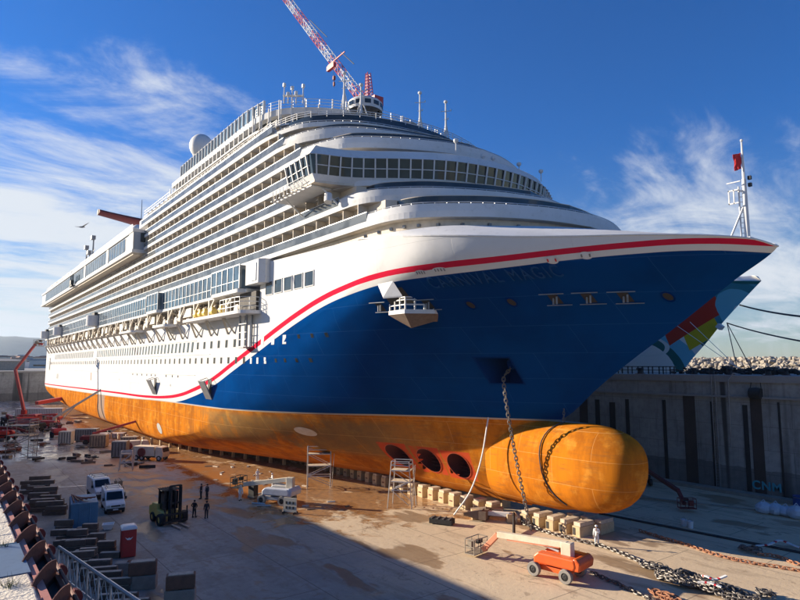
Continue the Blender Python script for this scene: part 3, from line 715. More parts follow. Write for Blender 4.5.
MB().tube((-178, 42, 50), (-178.4, 42, 64), .22, .08).build('antenna', 'grey_metal', SHIP)
rd = MB(); rd.sphere((-118, 38.6, 61.0), 2.35, 24, 14, 1.06); rd.lathe([(1.3, 0), (1.2, 1.2), (1.7, 1.9)], (-118, 38.6, 57.2), 16)
rd.lathe([(.9, 0), (.9, 5.4)], (-118, 38.6, 52.0), 10); rd.build('radome', 'white_metal', SHIP, smooth=True)
# masts on the top deck
def mast(x, y, z0, z1, arm=1.2, r=.22):
    mb = MB(); mb.tube((x, y, z0), (x, y, z1), r, r*.45, 8); mb.tube((x-1.1, y, z0), (x, y, z0+(z1-z0)*.55), .09)
    mb.tube((x, y+1.1, z0), (x, y, z0+(z1-z0)*.55), .09)
    for k, s in ((.62, .35), (.8, .8)):
        z = z0+(z1-z0)*k; mb.tube((x-arm*s*.6, y-arm*s*.6, z), (x+arm*s*.6, y+arm*s*.6, z), .06); mb.box((x+arm*s*.6, y+arm*s*.6, z+.12), (.12, .12, .3))
    mb.lathe([(.18, 0), (.3, .1), (.3, .35), (.05, .5)], (x, y, z1-.2), 8); return mb
def at_top(u, vt, v0, z0):     # foot on the deck z0 under pixel column u
    p = fl(u, v0, z0); return p
for u, v0, vt, z0 in ((344, 103, 73, 54.1), (420, 131, 93, 53.0), (446, 139, 102, 52.6), (361, 103, 85, 54.1)):
    p = fl(u, v0, z0); dd = ray(u, vt); tt = math.hypot(p.x, p.y)/math.hypot(dd.x, dd.y); zt = EYE+dd.z*tt
    mast(p.x, p.y, z0-1.5, zt).build('mast', 'white_metal', SHIP)
mb = MB()
for u, v0, vt in ((284, 100, 83), (292, 100, 86), (296, 100, 91), (303, 100, 84), (288, 100, 92)):
    p = fl(u, v0, 54.1); dd = ray(u, vt); tt = math.hypot(p.x, p.y)/math.hypot(dd.x, dd.y); zt = EYE+dd.z*tt; mb.tube((p.x, p.y, 53.6), (p.x, p.y, zt), .11, .06); mb.box((p.x, p.y, zt-.3), (.35, .35, .5))
p1 = fl(283, 96, 55.0); p2 = fl(304, 96, 55.0); mb.bar(p1, p2, .4, .2); mb.build('antenna_rack', 'white_metal', SHIP)
p = fl(361, 104, 54.1); mb = MB(); mb.lathe([(2.6, 0), (2.6, 1.3), (2.3, 1.6), (.01, 1.9)], (p.x-2, p.y+2, 54.0), 20); mb.build('deck_house', 'white_metal', SHIP, smooth=True)
mb = MB()
for k in range(12):
    a = k*PI/6+.1; mb.box((p.x-2+2.6*math.cos(a), p.y+2+2.6*math.sin(a), 54.75), (.08, .9, .6), rz=a)
mb.build('house_window', 'window_dark', SHIP)
p = fl(409, 125, 54.); mb = MB(); mb.lathe([(1.7, 0), (1.7, 1.4), (1.5, 1.7), (.01, 1.8)], (p.x-2.5, p.y+1.5, 53.6), 18)
mb.build('deck_house', 'grey_metal', SHIP)
for i, (u, v) in enumerate(((456, 143), (483, 158), (493, 160), (519, 166), (541, 173))):   # lamps on the bridge roof
    p = fl(u, v+2, 42.2); mb = MB(); mb.tube((p.x, p.y, 41.3), (p.x, p.y, 42.5), .06); mb.lathe([(.1, 0), (.3, .2), (.3, .45), (.12, .55)], (p.x, p.y, 42.4), 10, 'Z'); mb.build('roof_light', 'white_metal', SHIP)
# ------------------------------------------------------------------ boat deck (boats are away), davits, promenade
MB().bb(-294, -78, 37.6, 2*YC-37.6, 24.3, 31.38).build('boat_deck_wall', 'machinery', SHIP)
mb = MB(); mb.bb(-297, -78, 34.45, 2*YC-34.45, 24.0, 24.29); mb.build('boat_deck', 'underside', SHIP)
def rounded(x0, x1, y0, y1, r=1.5, n=6):
    p = [(x0, y1)]
    for k in range(n+1): a = PI+PI/2*k/n; p.append((x0+r+r*math.cos(a), y0+r+r*math.sin(a)))
    for k in range(n+1): a = 1.5*PI+PI/2*k/n; p.append((x1-r+r*math.cos(a), y0+r+r*math.sin(a)))
    return p+[(x1, y1)]
mb = MB(); mb.prism([(-296, 38), (-296, 33.4), (-80.5, 33.4), (-80.5, 38)], 27.35, 27.8)
mb.build('promenade_deck', 'ship_white', SHIP)
BULG = [(-92.5, -81.2), (-131, -122.5)]
for a, b in BULG:
    MB().prism(rounded(a, b, 32.5, 33.39, .85), 27.3, 27.85).build('promenade_balcony', 'ship_white', SHIP)
gl = MB(); x = -81.2
segs = [(-81.2, -92.5, 32.65), (-92.6, -122.4, 33.5), (-122.5, -131, 32.65), (-131.1, -294, 33.5)]
mu = MB()
for a, b, y in segs:
    gl.bb(b, a, y, y+.05, 27.85, 31.2); mu.bb(b, a, y-.06, y+.1, 31.2, 31.34); mu.bb(b, a, y-.05, y-.002, 29.0, 29.06)
    n = int((a-b)/2.05)
    for i in range(n+1):
        x = a-(a-b)*i/n; mu.bb(x-.06, x+.06, y-.08, y-.003, 27.85, 31.2)
    for x in (a, b): gl.bb(x-.02, x+.02, y, 34.3, 27.85, 31.2)
pg = gl.build('promenade_glass', 'lido_glass', SHIP); mu.build('glass_mullion', 'light_metal', pg)
bx = MB().prism([(-82.5+2.6, 36.5), (-82.5+2.6, 33.0), (-75.6, 33.0), (-74.9, 33.7), (-74.9, 36.5)], 28.1, 31.38).build('side_cabin', 'ship_white', SHIP)
MB().bb(-77.9, -76.2, 32.9, 32.99, 28.5, 30.9).build('vent_grille', 'grey_vent', bx)
# boat platforms
for a, b in ((-104, -77.5), (-122, -113), (-150, -138)): MB().prism(rounded(a, b, 31.5, 34.38, 1.6), 24.05, 24.5).build('boat_platform', 'ship_white', SHIP)
railing([(-86, 31.7), (-79.2, 31.7), (-78, 33.0), (-78, 34.3)], 24.5, 1.9, 1.3, .05).build('platform_rail', 'light_metal', SHIP)
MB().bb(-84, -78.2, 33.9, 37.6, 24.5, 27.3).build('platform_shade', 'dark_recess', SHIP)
tw = MB()
for x in (-82.4, -80.0): tw.tube((x, 33.4, 19.6), (x, 33.4, 24.1), .16); tw.tube((x, 34.2, 19.6), (x, 34.2, 24.1), .12)
for z in (19.6, 20.6, 21.6, 22.8): tw.bar((-82.6, 33.3, z), (-79.8, 33.3, z), .08, .12)
tw.bb(-82.6, -79.8, 32.9, 34.3, 19.4, 19.55); tw.build('ladder_tower', 'grey_metal', SHIP)
def davit(x, full=True):
    mb = MB(); y = 33.5
    mb.bb(x-.18, x+.18, y-.2, y+.2, 24.5, 27.35)
    mb.bar((x, y, 27.2), (x, 36.8, 25.6), .3, .3); mb.bar((x, y-.1, 25.4), (x+2.4, y-.1, 27.3), .22, .22)
    mb.bb(x-.3, x+.3, 32.7, 34.4, 24.3, 24.75)
    mb.bar((x-.1, 32.8, 24.4), (x-1.3, 34.36, 21.7), .26, .2); mb.bar((x+.1, 32.8, 24.4), (x+1.3, 34.36, 21.7), .26, .2)
    mb.box((x+2.3, 34.8, 25.3), (1.6, 1.6, 1.3)); mb.lathe([(.01, -.7), (.55, -.7), (.55, .7), (.01, .7)], (x+3.9, 34.6, 25.4), 12, 'X')
    return mb
x = -88.; n = 0
while x > -292:
    davit(x).build('davit', 'davit_cream', SHIP); n += 1; x -= 7.4
mb = MB(); my = MB(); R_ = random.Random(3); x = -84.
while x > -292:
    mb.box((x, 35.2+R_.random(), 25.1+R_.random()*1.2), (1.2+R_.random()*2.2, .9, .7+R_.random()), rz=R_.random()*.4)
    if R_.random() < .55: mb.tube((x, 34+R_.random(), 24.5), (x+R_.uniform(-2.5, 2.5), 34+R_.random(), 27.3), .12)
    if R_.random() < .5: mb.lathe([(.01, -.8), (.6, -.8), (.6, .8), (.01, .8)], (x+1, 34.7, 26.2), 10, 'X')
    x -= 1.7
for x in (-97, -99.2, -101.4, -93.5, -89.6): my.lathe([(.01, -.5), (.5, -.5), (.5, .5), (.01, .5)], (x, 33.4, 25.4), 10, 'X'); my.box((x, 33.3, 25.9), (.7, .5, .5))
mb.build('winch_gear', 'machinery', SHIP); my.build('winch_drum', 'yellow_paint', SHIP)
for x in (-108, -131, -155, -176, -200, -226, -250, -272):   # stowed platforms and keels in the bays
    MB().bb(x-4, x+3, 33.6, 36.5, 25.4, 26.9).build('stowed_platform', 'davit_cream', SHIP)
for x in (-187, -252, -288):
    m_ = MB().lathe([(.01, 0), (2.1, 0), (2.1, 2.9), (1.9, 3.0), (.01, 3.0)], (x, 32.9, 27.9), 20); sh = m_.build('evacuation_drum', 'ship_white', SHIP, smooth=True)
    k = MB(); [k.box((x-1.4+i*1.0, 32.9, 31.25), (.7, .9, .9)) for i in range(4)]; k.build('drum_fitting', 'black_metal', sh)
# stern ends of the superstructure
MB().bb(-297.8, -296, 35.5, 2*YC-35.5, 24.3, 42.3).build('stern_wall', 'ship_white', SHIP)
# ------------------------------------------------------------------ windows, doors and marks on the hull
def patch(mb, X, Z, w, h, off_=.035, skew=0., nx=2, nz=2):
    rows = []
    for j in range(nz+1):
        z = Z-h/2+h*j/nz; rows.append([hp(X-w/2+w*i/nx+skew*(z-Z), z, off_) for i in range(nx+1)])
    return mb.grid(rows)
def oval(mb, X, Z, w, h, off_=.035, n=20, tilt=0.):
    vs = [hp(X, Z, off_)]
    for i in range(n):
        a = 2*PI*i/n; dx, dz = w/2*math.cos(a), h/2*math.sin(a); vs.append(hp(X+dx+tilt*dz, Z+dz, off_))
    return mb.add(vs, [(0, 1+i, 1+(i+1) % n) for i in range(n)])
for i in range(5):
    xc = -75.0+i*2.82
    w_ = patch(MB(), xc, 27.35, 2.05, 1.7, .05).build('window', 'window_dark', SHIP)
    f = MB(); f.bb(xc-1.12, xc-1.03, 34.3, 34.42, 26.4, 28.3); f.bb(xc+1.03, xc+1.12, 34.3, 34.42, 26.4, 28.3); f.bb(xc-1.03, xc+1.03, 34.3, 34.42, 28.2, 28.3); f.bb(xc-1.03, xc+1.03, 34.3, 34.42, 26.4, 26.5); f.build('window_frame', 'ship_white', w_)
wins = []
x = -106.
while x > -272:
    if not -193 < x < -189: wins.append((x, 20.1, .95, 1.75, .25, 'window_dark'))
    x -= 2.35
x = -103.2
while x < -70: wins.append((x, 20.25, .9, 1.15, .1, 'window_brown' if x < -84 else 'white')); x += 3.3
x = -290.
while x < -82: wins.append((x, 17.7, .75, .95, .05, 'window_brown')); x += 3.0
for x in (-80.5, -78.3, -75.9): wins.append((x, 17.6, .6, .85, 0, 'white'))
for x in (-73, -70.7, -68.2, -65.6): wins.append((x, 17.6, .5, .5, 0, 'window_dark'))
for x in (-66.6, -63.7, -61): wins.append((x, 20.5, .55, .5, 0, 'window_dark'))
wins.sort(key=lambda w: -w[0]); wins_s = MB()
for i, (x, z, w, h, sk, m_) in enumerate(wins):
    if i < 92:
        q = patch(MB(), x, z, w, h, .03, sk, 1, 1).build('window', 'window_dark' if m_ == 'white' else m_, SHIP) if m_ != 'white' else patch(MB(), x, z, w, h, .03, sk, 1, 1).build('window', 'ship_white', SHIP)
    else: patch(wins_s, x, z, w, h, .03, sk, 1, 1)
tag(wins_s.build('window', 'window_brown', SHIP), kind='stuff')
mb = MB()
for z in (21.15, 18.7, 15.2): mb.bb(-294, {21.15: -104, 18.7: -97, 15.2: -104}[z], 34.33, 34.45, z, z+.1)
mb.build('rubbing_strake', 'ship_white', SHIP)
for (x, z, w, h) in ((-196, 13.7, 1.0, 2.2), (-118, 13.2, .4, .4), (-262, 12.8, 4, 1.8), (-160, 13.5, .35, .35), (-286, 17.5, 2.6, 5)):
    patch(MB(), x, z, w, h, .04).build('shell_door', 'grey_metal' if w != 1.0 else 'chain_rust', SHIP)
for x in (-147, -143, -139, -135, -131.5, -128.5, -121, -117, -113.5): oval(MB(), x, 14.9, .45, .45, .04, 8).build('porthole', 'window_brown', SHIP)
for (x, z) in ((-128, 13.2), (-96.5, 13.6)):      # folded-out shell platforms
    mb = MB(); P = [Vector((x-1.6, 34.3, z-2.1)), Vector((x+1.2, 34.3, z-2.1)), Vector((x+1.2, 32.9, z+.8)), Vector((x-1.6, 32.9, z+.8))]
    mb.add([*P, *[p+Vector((0, .12, .15)) for p in P]], [(0, 1, 2, 3), (4, 5, 6, 7), (0, 1, 5, 4), (1, 2, 6, 5), (2, 3, 7, 6), (3, 0, 4, 7)])
    mb.bar((x-1.6, 32.9, z+.8), (x-1.6, 34.35, z+1.3), .1, .1); mb.bar((x+1.2, 32.9, z+.8), (x+1.2, 34.35, z+1.3), .1, .1)
    sd = mb.build('shell_platform', 'grey_metal', SHIP); patch(MB(), x-.2, z-.4, 1.6, 3, .05).build('shell_opening', 'dark_recess', sd)
# tender opening sponson with open hatch on the blue bow
def sponson():
    cx, cz = -48.7, 22.6; b0 = hp(cx, cz); n = hn(cx, cz); n = Vector((n.x, n.y, 0)).normalized(); t = Vector((-n.y, n.x, 0)); t = t if t.x > 0 else -t
    base = Vector((cx, yh(cx, 22.0), 0))
    def P(a, b, z): return base+t*(a*1.12)+n*(b*1.15)+Vector((0, 0, 22.55+(z-22.55)*1.45))
    mb = MB()
    top = [P(-2.3, -1.2, 22.55), P(-1.9, 1.0, 22.55), P(.3, 2.0, 22.55), P(2.6, .5, 22.55), P(2.9, -1.6, 22.55)]
    bot = [P(-2.2, -1.2, 22.1), P(-1.5, .5, 22.0), P(.3, .7, 21.3), P(2.2, -.1, 21.75), P(2.6, -1.7, 21.8)]
    mid = [p-Vector((0, 0, .42)) for p in top]
    mb.add(top+mid, [(0, 1, 2, 3, 4), (9, 8, 7, 6, 5)]+[(i, i+5, (i+1) % 5+5, (i+1) % 5) for i in range(5)])
    ub = MB(); mid2 = [p+Vector((0, 0, -.004)) for p in mid]; ub.add(mid2+bot, [(0, 1, 2, 3, 4), (9, 8, 7, 6, 5)]+[(i, i+5, (i+1) % 5+5, (i+1) % 5) for i in range(5)])
    pf = mb.build('mooring_platform', 'white_metal', SHIP)
    ub.build('shaded_underside', 'timber', pf)  # dark brown colour stands in for shade on the downward faces
    r = MB(); tp = [P(-2.1, -.4, 22.55), P(-1.8, .9, 22.55), P(.3, 1.85, 22.55), P(2.45, .45, 22.55), P(2.7, -1.0, 22.55)]
    for a, b in zip(tp, tp[1:]):
        for k in range(3): r.bar(a.lerp(b, k/3), a.lerp(b, k/3)+Vector((0, 0, 1.25)), .16, .1)
        for h in (.5, 1.0, 1.25): r.bar(a+Vector((0, 0, h)), b+Vector((0, 0, h)), .09, .12)
    r.build('platform_rail', 'white_metal', pf)
    h = MB(); A = [hp(cx-1.2, 25.1, .1), hp(cx+.9, 25.25, .1), hp(cx+1.5, 24.4, 1.0), hp(cx-.5, 24.4, 1.1)]
    h.add(A+[p+Vector((0, 0, .14))+n*.05 for p in A], [(0, 1, 2, 3), (7, 6, 5, 4)]+[(i, i+4, (i+1) % 4+4, (i+1) % 4) for i in range(4)])
    h.build('hatch_door', 'white_metal', pf)
    d = MB(); patch(d, cx+.1, 24.0, 2.6, 1.5, .06); d.build('hatch_opening', 'dark_recess', pf)
    g = MB(); g.box(P(.3, .2, 23.1), (1.0, .8, 1.0)); g.tube(P(-.6, .5, 22.6), P(-.6, .5, 23.7), .25); g.tube(P(1.3, .1, 22.6), P(1.2, .1, 24.3), .12); g.build('mooring_winch', 'davit_cream', pf)
sponson()
for (x, z) in ((-51.3, 23.05), (-46.15, 23.05), (-35.36, 23.05), (-32.9, 23.05), (-30.4, 23.03)):       # fairleads
    mb = patch(MB(), x, z, .75, .75, .04); fl_ = mb.build('fairlead', 'black_metal', SHIP)
    k = MB()
    for dz in (-.45, .5):
        a, b = hp(x-.95, z+dz, .12), hp(x+.95, z+dz, .12); k.bar(a, b, .12, .07)
    c = hp(x, z, .2); k.tube(c+Vector((-.18, -.05, -.35)), c+Vector((-.18, -.05, .35)), .09); k.tube(c+Vector((.2, -.05, -.35)), c+Vector((.2, -.05, .35)), .09); k.build('fairlead_frame', 'grey_metal', fl_)
for (x, z) in ((-42.4, 22.85), (-38.9, 22.95), (-27.7, 23.0)):
    mb = MB(); ring = []
    for i in range(21):
        a = 2*PI*i/20; ring.append(hp(x+.38*math.cos(a), z+.38*math.sin(a), .07))
    mb.path(ring, .06, 5); mb.build('pipe_outlet', 'pocket_blue', SHIP); oval(MB(), x, z, .6, .6, .03, 12).build('pipe_hole', 'black_metal', SHIP)
for (u, v, w) in ((420, 274, 1.2), (440, 271, 1.4), (554, 262, .95), (588.6, 259.5, .95)):
    X0 = {420: -44.3, 440: -42.4, 554: -33.4, 588.6: -30.9}[u]; Z0 = {420: 25.85, 440: 25.95, 554: 26.15, 588.6: 26.35}[u]
    pl_ = oval(MB(), X0, Z0, w*1.0, .42 if u < 500 else .6, .05, 20).build('hull_badge', 'white_metal', SHIP)
    for i in range(4 if u < 500 else 2): patch(MB(), X0-.3*w+.6*w*i/(3 if u < 500 else 1.)*1., Z0, .12, .24, .07, .2).build('badge_mark', 'grey_metal' if u != 554 else 'mark_red', pl_)
# draught-height white plates on the underbody (anodes)
for (x, z, w, h, tl) in ((-74.3, 8.0, 3.4, 1.25, -.3), (-124.4, 4.6, 2.9, 2.0, -.6)):
    oval(MB(), x, z, w, h, .05, 24, tl).build('inlet_plate', 'galvanised', SHIP)
# raised name, in hull colour
def raised_name():
    cu = bpy.data.curves.new('ship_name', 'FONT'); cu.body = 'CARNIVAL MAGIC'; cu.extrude = .04; cu.space_character = 1.25; cu.resolution_u = 3
    ob = bpy.data.objects.new('ship_name', cu); C.objects.link(ob); bpy.context.view_layer.update()
    me = bpy.data.meshes.new_from_object(ob.evaluated_get(bpy.context.evaluated_depsgraph_get())); C.objects.unlink(ob); bpy.data.objects.remove(ob)
    xs = [v.co.x for v in me.vertices]; ys = [v.co.y for v in me.vertices]; x0, x1 = min(xs), max(xs); y0, y1 = min(ys), max(ys)
    for v in me.vertices:
        s = (v.co.x-x0)/(x1-x0); X = -44.35+s*11.0; q = (v.co.y-y0)/(y1-y0); Z = 24.45+.42*s+q*.95; p = hp(X, Z, .05+v.co.z*1.1); v.co = p-Vector((OX, OY, 0))
    me.materials.clear(); me.materials.append(M['name_blue']); o = bpy.data.objects.new('ship_name', me); C.objects.link(o); o.parent = SHIP
t = NT('name_blue'); t.out((.004, .062, .20), .5); t.b.inputs['Specular IOR Level'].default_value = .1
raised_name()
# jackstaff on the bow
JX, JY = -21.6, 52.2
jm = MB(); jm.tube((JX, JY, 26.3), (JX, JY, 32.4), .24, .17, 10); jm.tube((JX, JY, 32.4), (JX, JY, 35.6), .13, .07, 8); jm.sphere((JX, JY, 35.75), .12, 8, 6)
jm.tube((JX-1.1, JY-1.0, 27.0), (JX-.1, JY-.1, 30.1), .09); jm.tube((JX-.35, JY-.25, 26.8), (JX-.35, JY-.25, 31.8), .07)
for k in range(10): jm.bar((JX-.35, JY-.25, 27.4+k*.44), (JX-.05, JY, 27.4+k*.44), .05, .05)
jm.box((JX, JY, 27.1), (.7, .7, .7))
js = jm.build('jackstaff', 'white_metal', SHIP)
k = MB(); k.bb(JX-1.0, JX-.2, JY-.75, JY-.65, 31.4, 31.5); k.bb(JX-1.0, JX-.2, JY-.75, JY-.65, 30.3, 30.4); k.bb(JX-1.0, JX-.92, JY-.75, JY-.65, 30.3, 31.5); k.bb(JX-.6, JX-.52, JY-.75, JY-.65, 30.3, 31.5)
k.bar((JX, JY, 31.45), (JX-.6, JY-.7, 31.45), .08, .08); k.bb(JX-1.1, JX, JY-.7, JY-.6, 32.1, 32.18); k.build('work_bracket', 'white_metal', js)
k = MB(); k.box((JX+.35, JY+.25, 32.5), (.25, .25, .3)); k.box((JX+.35, JY+.25, 31.9), (.25, .25, .3)); k.build('mast_light', 'black_metal', js)
fg = MB(); rows = [[(JX-.1-.14*i*.9-.03*math.sin(j*2), JY-.1-.16*i+.10*math.sin(i*1.7+j*.8), 34.7-.28*j-.06*i) for i in range(4)] for j in range(6)]; fg.grid(rows)
f_ = fg.build('red_flag', 'flag_red', None); tag(f_, 'small limp red flag flying near the top of the white bow mast', 'flag'); so = f_.modifiers.new('s', 'SOLIDIFY'); so.thickness = .02
# ------------------------------------------------------------------ setting
def struct(o): o['kind'] = 'structure'; return o
paint('wall_brown', (.075, .055, .045), .9, .3, dirt=(.03, .025, .022), scale=.6)
# dock floor, walls, quays
QY0, QY1, QZ = .8, 85.5, 15.6
struct(MB().add([(-342, QY0-1, 0), (120, QY0-1, 0), (120, QY1+1, 0), (-342, QY1+1, 0)], [(0, 1, 2, 3)]).build('dock_floor', 'dock_floor'))
mb = MB(); mb.grid([[(x, QY1, 0) for x in (-341, 120)], [(x, QY1, QZ-.9) for x in (-341, 120)]]); 
wr = mb.build('dock_wall', 'dock_wall'); tag(wr, 'tall stained concrete dock wall in shade on the right behind the bow', 'wall')
k = MB(); k.bb(-341, 120, QY1-.35, QY1+.3, 12.6, 12.85); k.bb(-341, 120, QY1-.25, QY1+1.2, QZ-.9, QZ); k.build('wall_coping', 'quay_concrete', wr)
k = MB()
for u, w in ((665, .25), (713, .22), (746, .3), (613, .5), (628, .3), (598, .4), (780, .12)): x = onY(u, 430, 85.4).x; k.bb(x-w, x+w, QY1-.1, QY1+.1, .5, 12.6-w*3)
k.build('wall_channel', 'rubber', wr); k = MB()
for u, w in ((690, .85), (757, .7), (584, .8), (828, .8)): x = onY(u, 430, 85.4).x; k.bb(x-w, x+w, QY1-.06, QY1+.1, .5, 12.6)
k.build('wall_pilaster', 'wall_brown', wr)
k = MB(); k.bb(-341, 120, QY1-1.6, QY1, .004, .45); k.build('wall_plinth', 'grey_concrete', wr)
mb = MB(); mb.grid([[(x, QY0-.02, -.1) for x in (-341, 120)], [(x, QY0-.02, QZ-.25) for x in (-341, 120)]])
tag(mb.build('dock_wall', 'dock_wall'), 'near concrete dock wall below the red rail where the camera stands', 'wall')
mb = MB(); mb.grid([[(-341, y, -.1) for y in (QY0, QY1)], [(-341, y, 14.0) for y in (QY0, QY1)]])
we = mb.build('dock_wall', 'dock_wall'); tag(we, 'far end wall of the dry dock closing the view behind the stern', 'wall')
MB().bb(-342, -340.6, QY0, QY1, 13.3, 14.1).build('wall_coping', 'quay_concrete', we)
struct(MB().bb(-341, 130, QY1+1.2, 118, 8, QZ-.02).build('quay', 'quay_concrete'))
struct(MB().bb(-341, 130, -60, QY0-.195, 8, QZ-.14).build('quay', 'pad_concrete'))
struct(MB().bb(-640, -341.5, -400, 118, 8, 14.0).build('quay', 'quay_concrete'))
S_ = 30000
struct(MB().add([(-S_, -S_, 11.5), (S_, -S_, 11.5), (S_, QY0-60, 11.5), (-S_, QY0-60, 11.5)], [(0, 1, 2, 3)]).build('sea', 'sea_water'))
struct(MB().add([(-S_, 117.9, 11.5), (S_, 117.9, 11.5), (S_, S_, 11.5), (-S_, S_, 11.5)], [(0, 1, 2, 3)]).build('sea', 'sea_water'))
struct(MB().add([(-S_, QY0-60, 11.4), (-639, QY0-60, 11.4), (-639, 118, 11.4), (-S_, 118, 11.4)], [(0, 1, 2, 3)]).build('sea', 'sea_water'))
# hills across the bay
def hills():
    rows = []; R_ = random.Random(5)
    ph = [R_.uniform(0, 6) for _ in range(12)]
    for j in range(9):
        r = []
        for i in range(90):
            a = math.radians(118+i*.8)        # bearing measured from +x
            D = 4600+j*260
            crest = 225*math.exp(-((math.degrees(a)-176)/7.)**2)+60*math.exp(-((math.degrees(a)-160)/9)**2)
            nz = sum(math.sin(i*.9*(k+1)*.37+ph[k]+j*.6)/(k+1.3) for k in range(8))*11
            h = (crest+nz+25)*math.sin(PI*min(1, j/5.)/2 if j <= 5 else PI/2*(1-(j-5)/4.5))
            r.append((D*math.cos(a), D*math.sin(a), 11+max(0, h)))
        rows.append(r)
    return MB().grid(rows)
struct(hills().build('hills', 'hill', smooth=True))
# town beyond the end of the dock
R_ = random.Random(11)
for i in range(46):
    u = R_.uniform(-6, 46); D = R_.uniform(650, 1150); dd = ray(u, 365); k = D/math.hypot(dd.x, dd.y); p = Vector((dd.x*k, dd.y*k, 11.6))
    w, d_, h = R_.uniform(10, 26), R_.uniform(10, 20), R_.uniform(6, 13)+(D-650)/60*R_.random()
    b = thing('house', p, 'small pale building in the waterside town beyond the dock end', 'building', 'buildings of the town across the water', rz=R_.uniform(-.5, .5))
    MB().box((0, 0, h/2), (w, d_, h)).build('wall', R_.choice(['city_wall', 'ship_white', 'city_wall', 'davit_cream']), b)
    MB().box((0, 0, h+.6), (w+.6, d_+.6, 1.2), taper=.75).build('roof', R_.choice(['roof_tile', 'grey_metal', 'quay_concrete']), b)
    wn = MB()
    for a in range(int(w/4)):
        for c in range(int(h/3.2)):
            for s in (-1, 1): wn.box((-w/2+2.5+a*4, s*(d_/2+.01), 1.8+c*3.2), (1.6, .08, 1.4))
            wn.box((w/2+.01, 0, 1.8+c*3.2), (.08, d_*.6, 1.4))
    wn.build('window', 'window_dark', b)
for i, (u, h) in enumerate(((8, 6), (31, 4.5))):
    dd = ray(u, 365); p = dd*(700/dd.length); b = thing('pale_ship', (p.x, p.y, 11.5), ['long low white workboat moored beyond the dock end at far left', 'short white boat moored right of the long workboat'][i], 'boat', rz=1.2)
    MB().prism([(-22, -4), (18, -4), (26, 0), (18, 4), (-22, 4)], 0, 4).build('hull', 'ship_white', b); MB().box((-8, 0, 4+h/2), (16, 6, h), taper=.8).build('cabin', 'ship_white', b)
# lower shed on far quay
b = thing('shed', (-420, 16, 14.0), 'long low grey shed on the quay past the end wall at far left', 'shed')
MB().box((0, 0, 2.6), (40, 40, 5.2)).build('wall', 'grey_concrete', b); MB().box((0, 0, 5.9), (41, 41, 1.4), taper=.6).build('roof', 'quay_concrete', b)
# breakwater
def rock(R_, c, s):
    mb = MB(); mb.sphere((0, 0, 0), 1, 7, 5); vs = []
    for p in mb.v:
        k = 1+R_.uniform(-.28, .28); vs.append((p[0]*k*s, p[1]*k*s*1.1, p[2]*k*s*.8))
    M_ = Matrix.Rotation(R_.uniform(0, 6), 3, 'Z') @ Matrix.Rotation(R_.uniform(-.6, .6), 3, 'X')
    return [tuple(M_ @ Vector(v)+Vector(c)) for v in vs], mb.f
bw = MB(); R_ = random.Random(8)
for i in range(6500):
    x = R_.uniform(-175, 30); y = 168+R_.random()*52; e = min(1, (y-168)/30.)
    z = 11.8+6.3*e+R_.uniform(-.7, 1.0); vs, fs = rock(R_, (x, y, z), R_.uniform(.3, 1.0)); bw.add(vs, fs)
tag(bw.build('breakwater_rocks', 'rock'), 'rough bank of pale boulders forming the breakwater behind the right quay', 'rocks', kind='stuff')
bb = MB(); bb.grid([[(x, 166, 11) for x in (-180, 40)], [(x, 199, 17.6) for x in (-180, 40)], [(x, 222, 17.6) for x in (-180, 40)]])
struct(bb.build('embankment', 'rock'))
# ------------------------------------------------------------------ neighbouring ship behind the right quay
OS = thing('moored_ship', (-90, 125, 11.5), 'neighbouring ship bow painted with teal, light blue, red and yellow swirls', 'cruise ship', local=False)
def ostem(z): return pch(z, [11, 15, 17.6, 22, 25, 30, 33.2], [-67.5, -66.5, -64.6, -60.5, -57.9, -53, -49.7])
def ohb(u, z): k = min(1, max(0, (z-12)/20)); return 15.5*(pch(u, [0, .15, .4, .7, 1], [0, .17, .5, .85, 1])*(1-k)+pch(u, [0, .08, .2, .45, .75, 1], [0, .26, .5, .8, .96, 1])*k)
rows = []
for j in range(25):
    r = []
    for i in range(41):
        u = (i/40)**1.3; L = 62-24*min(1, (11+22.3*j/24-12)/20); z = 11+(22.2-1.2*0)*j/24.; r.append((ostem(z)-u*L, 125-ohb(u, z), z))
    r.append((-170, 125-15.5, r[-1][2])); rows.append(r)
mb = MB().grid(rows); mb.grid([[(x, 250-y, z) for x, y, z in r] for r in rows], flip=True); mb.build('hull', 'mural_paint', OS, smooth=True)
top = rows[-1]; mb = MB(); lift = [(x, y+.02, z) for x, y, z in top]
cap = lambda s: [[(x, (y if not s else 250-y), z) for x, y, z in top], [(x-.8, (y+.7 if not s else 249.3-y), z+1.0) for x, y, z in top], [(x-1.5, 125, z+1.2) for x, y, z in top]]
mb.grid(cap(0)); mb.grid(cap(1), flip=True); mb.build('bulwark', 'ship_white', OS, smooth=True)
mb = MB(); mb.tube((-55.5, 124, 34), (-55.5, 124, 36.2), .25); mb.bar((-56.3, 124, 36.2), (-54.2, 124, 36.6), .2, .2); mb.tube((-56, 123, 34), (-57.5, 121, 35.5), .12); mb.build('foremast', 'white_metal', OS)
mb = MB(); mb.box((-57.2, 123.3, 24.6), (1.0, 1.3, .9), ry=.7); mb.build('hawse_lip', 'white_metal', OS)
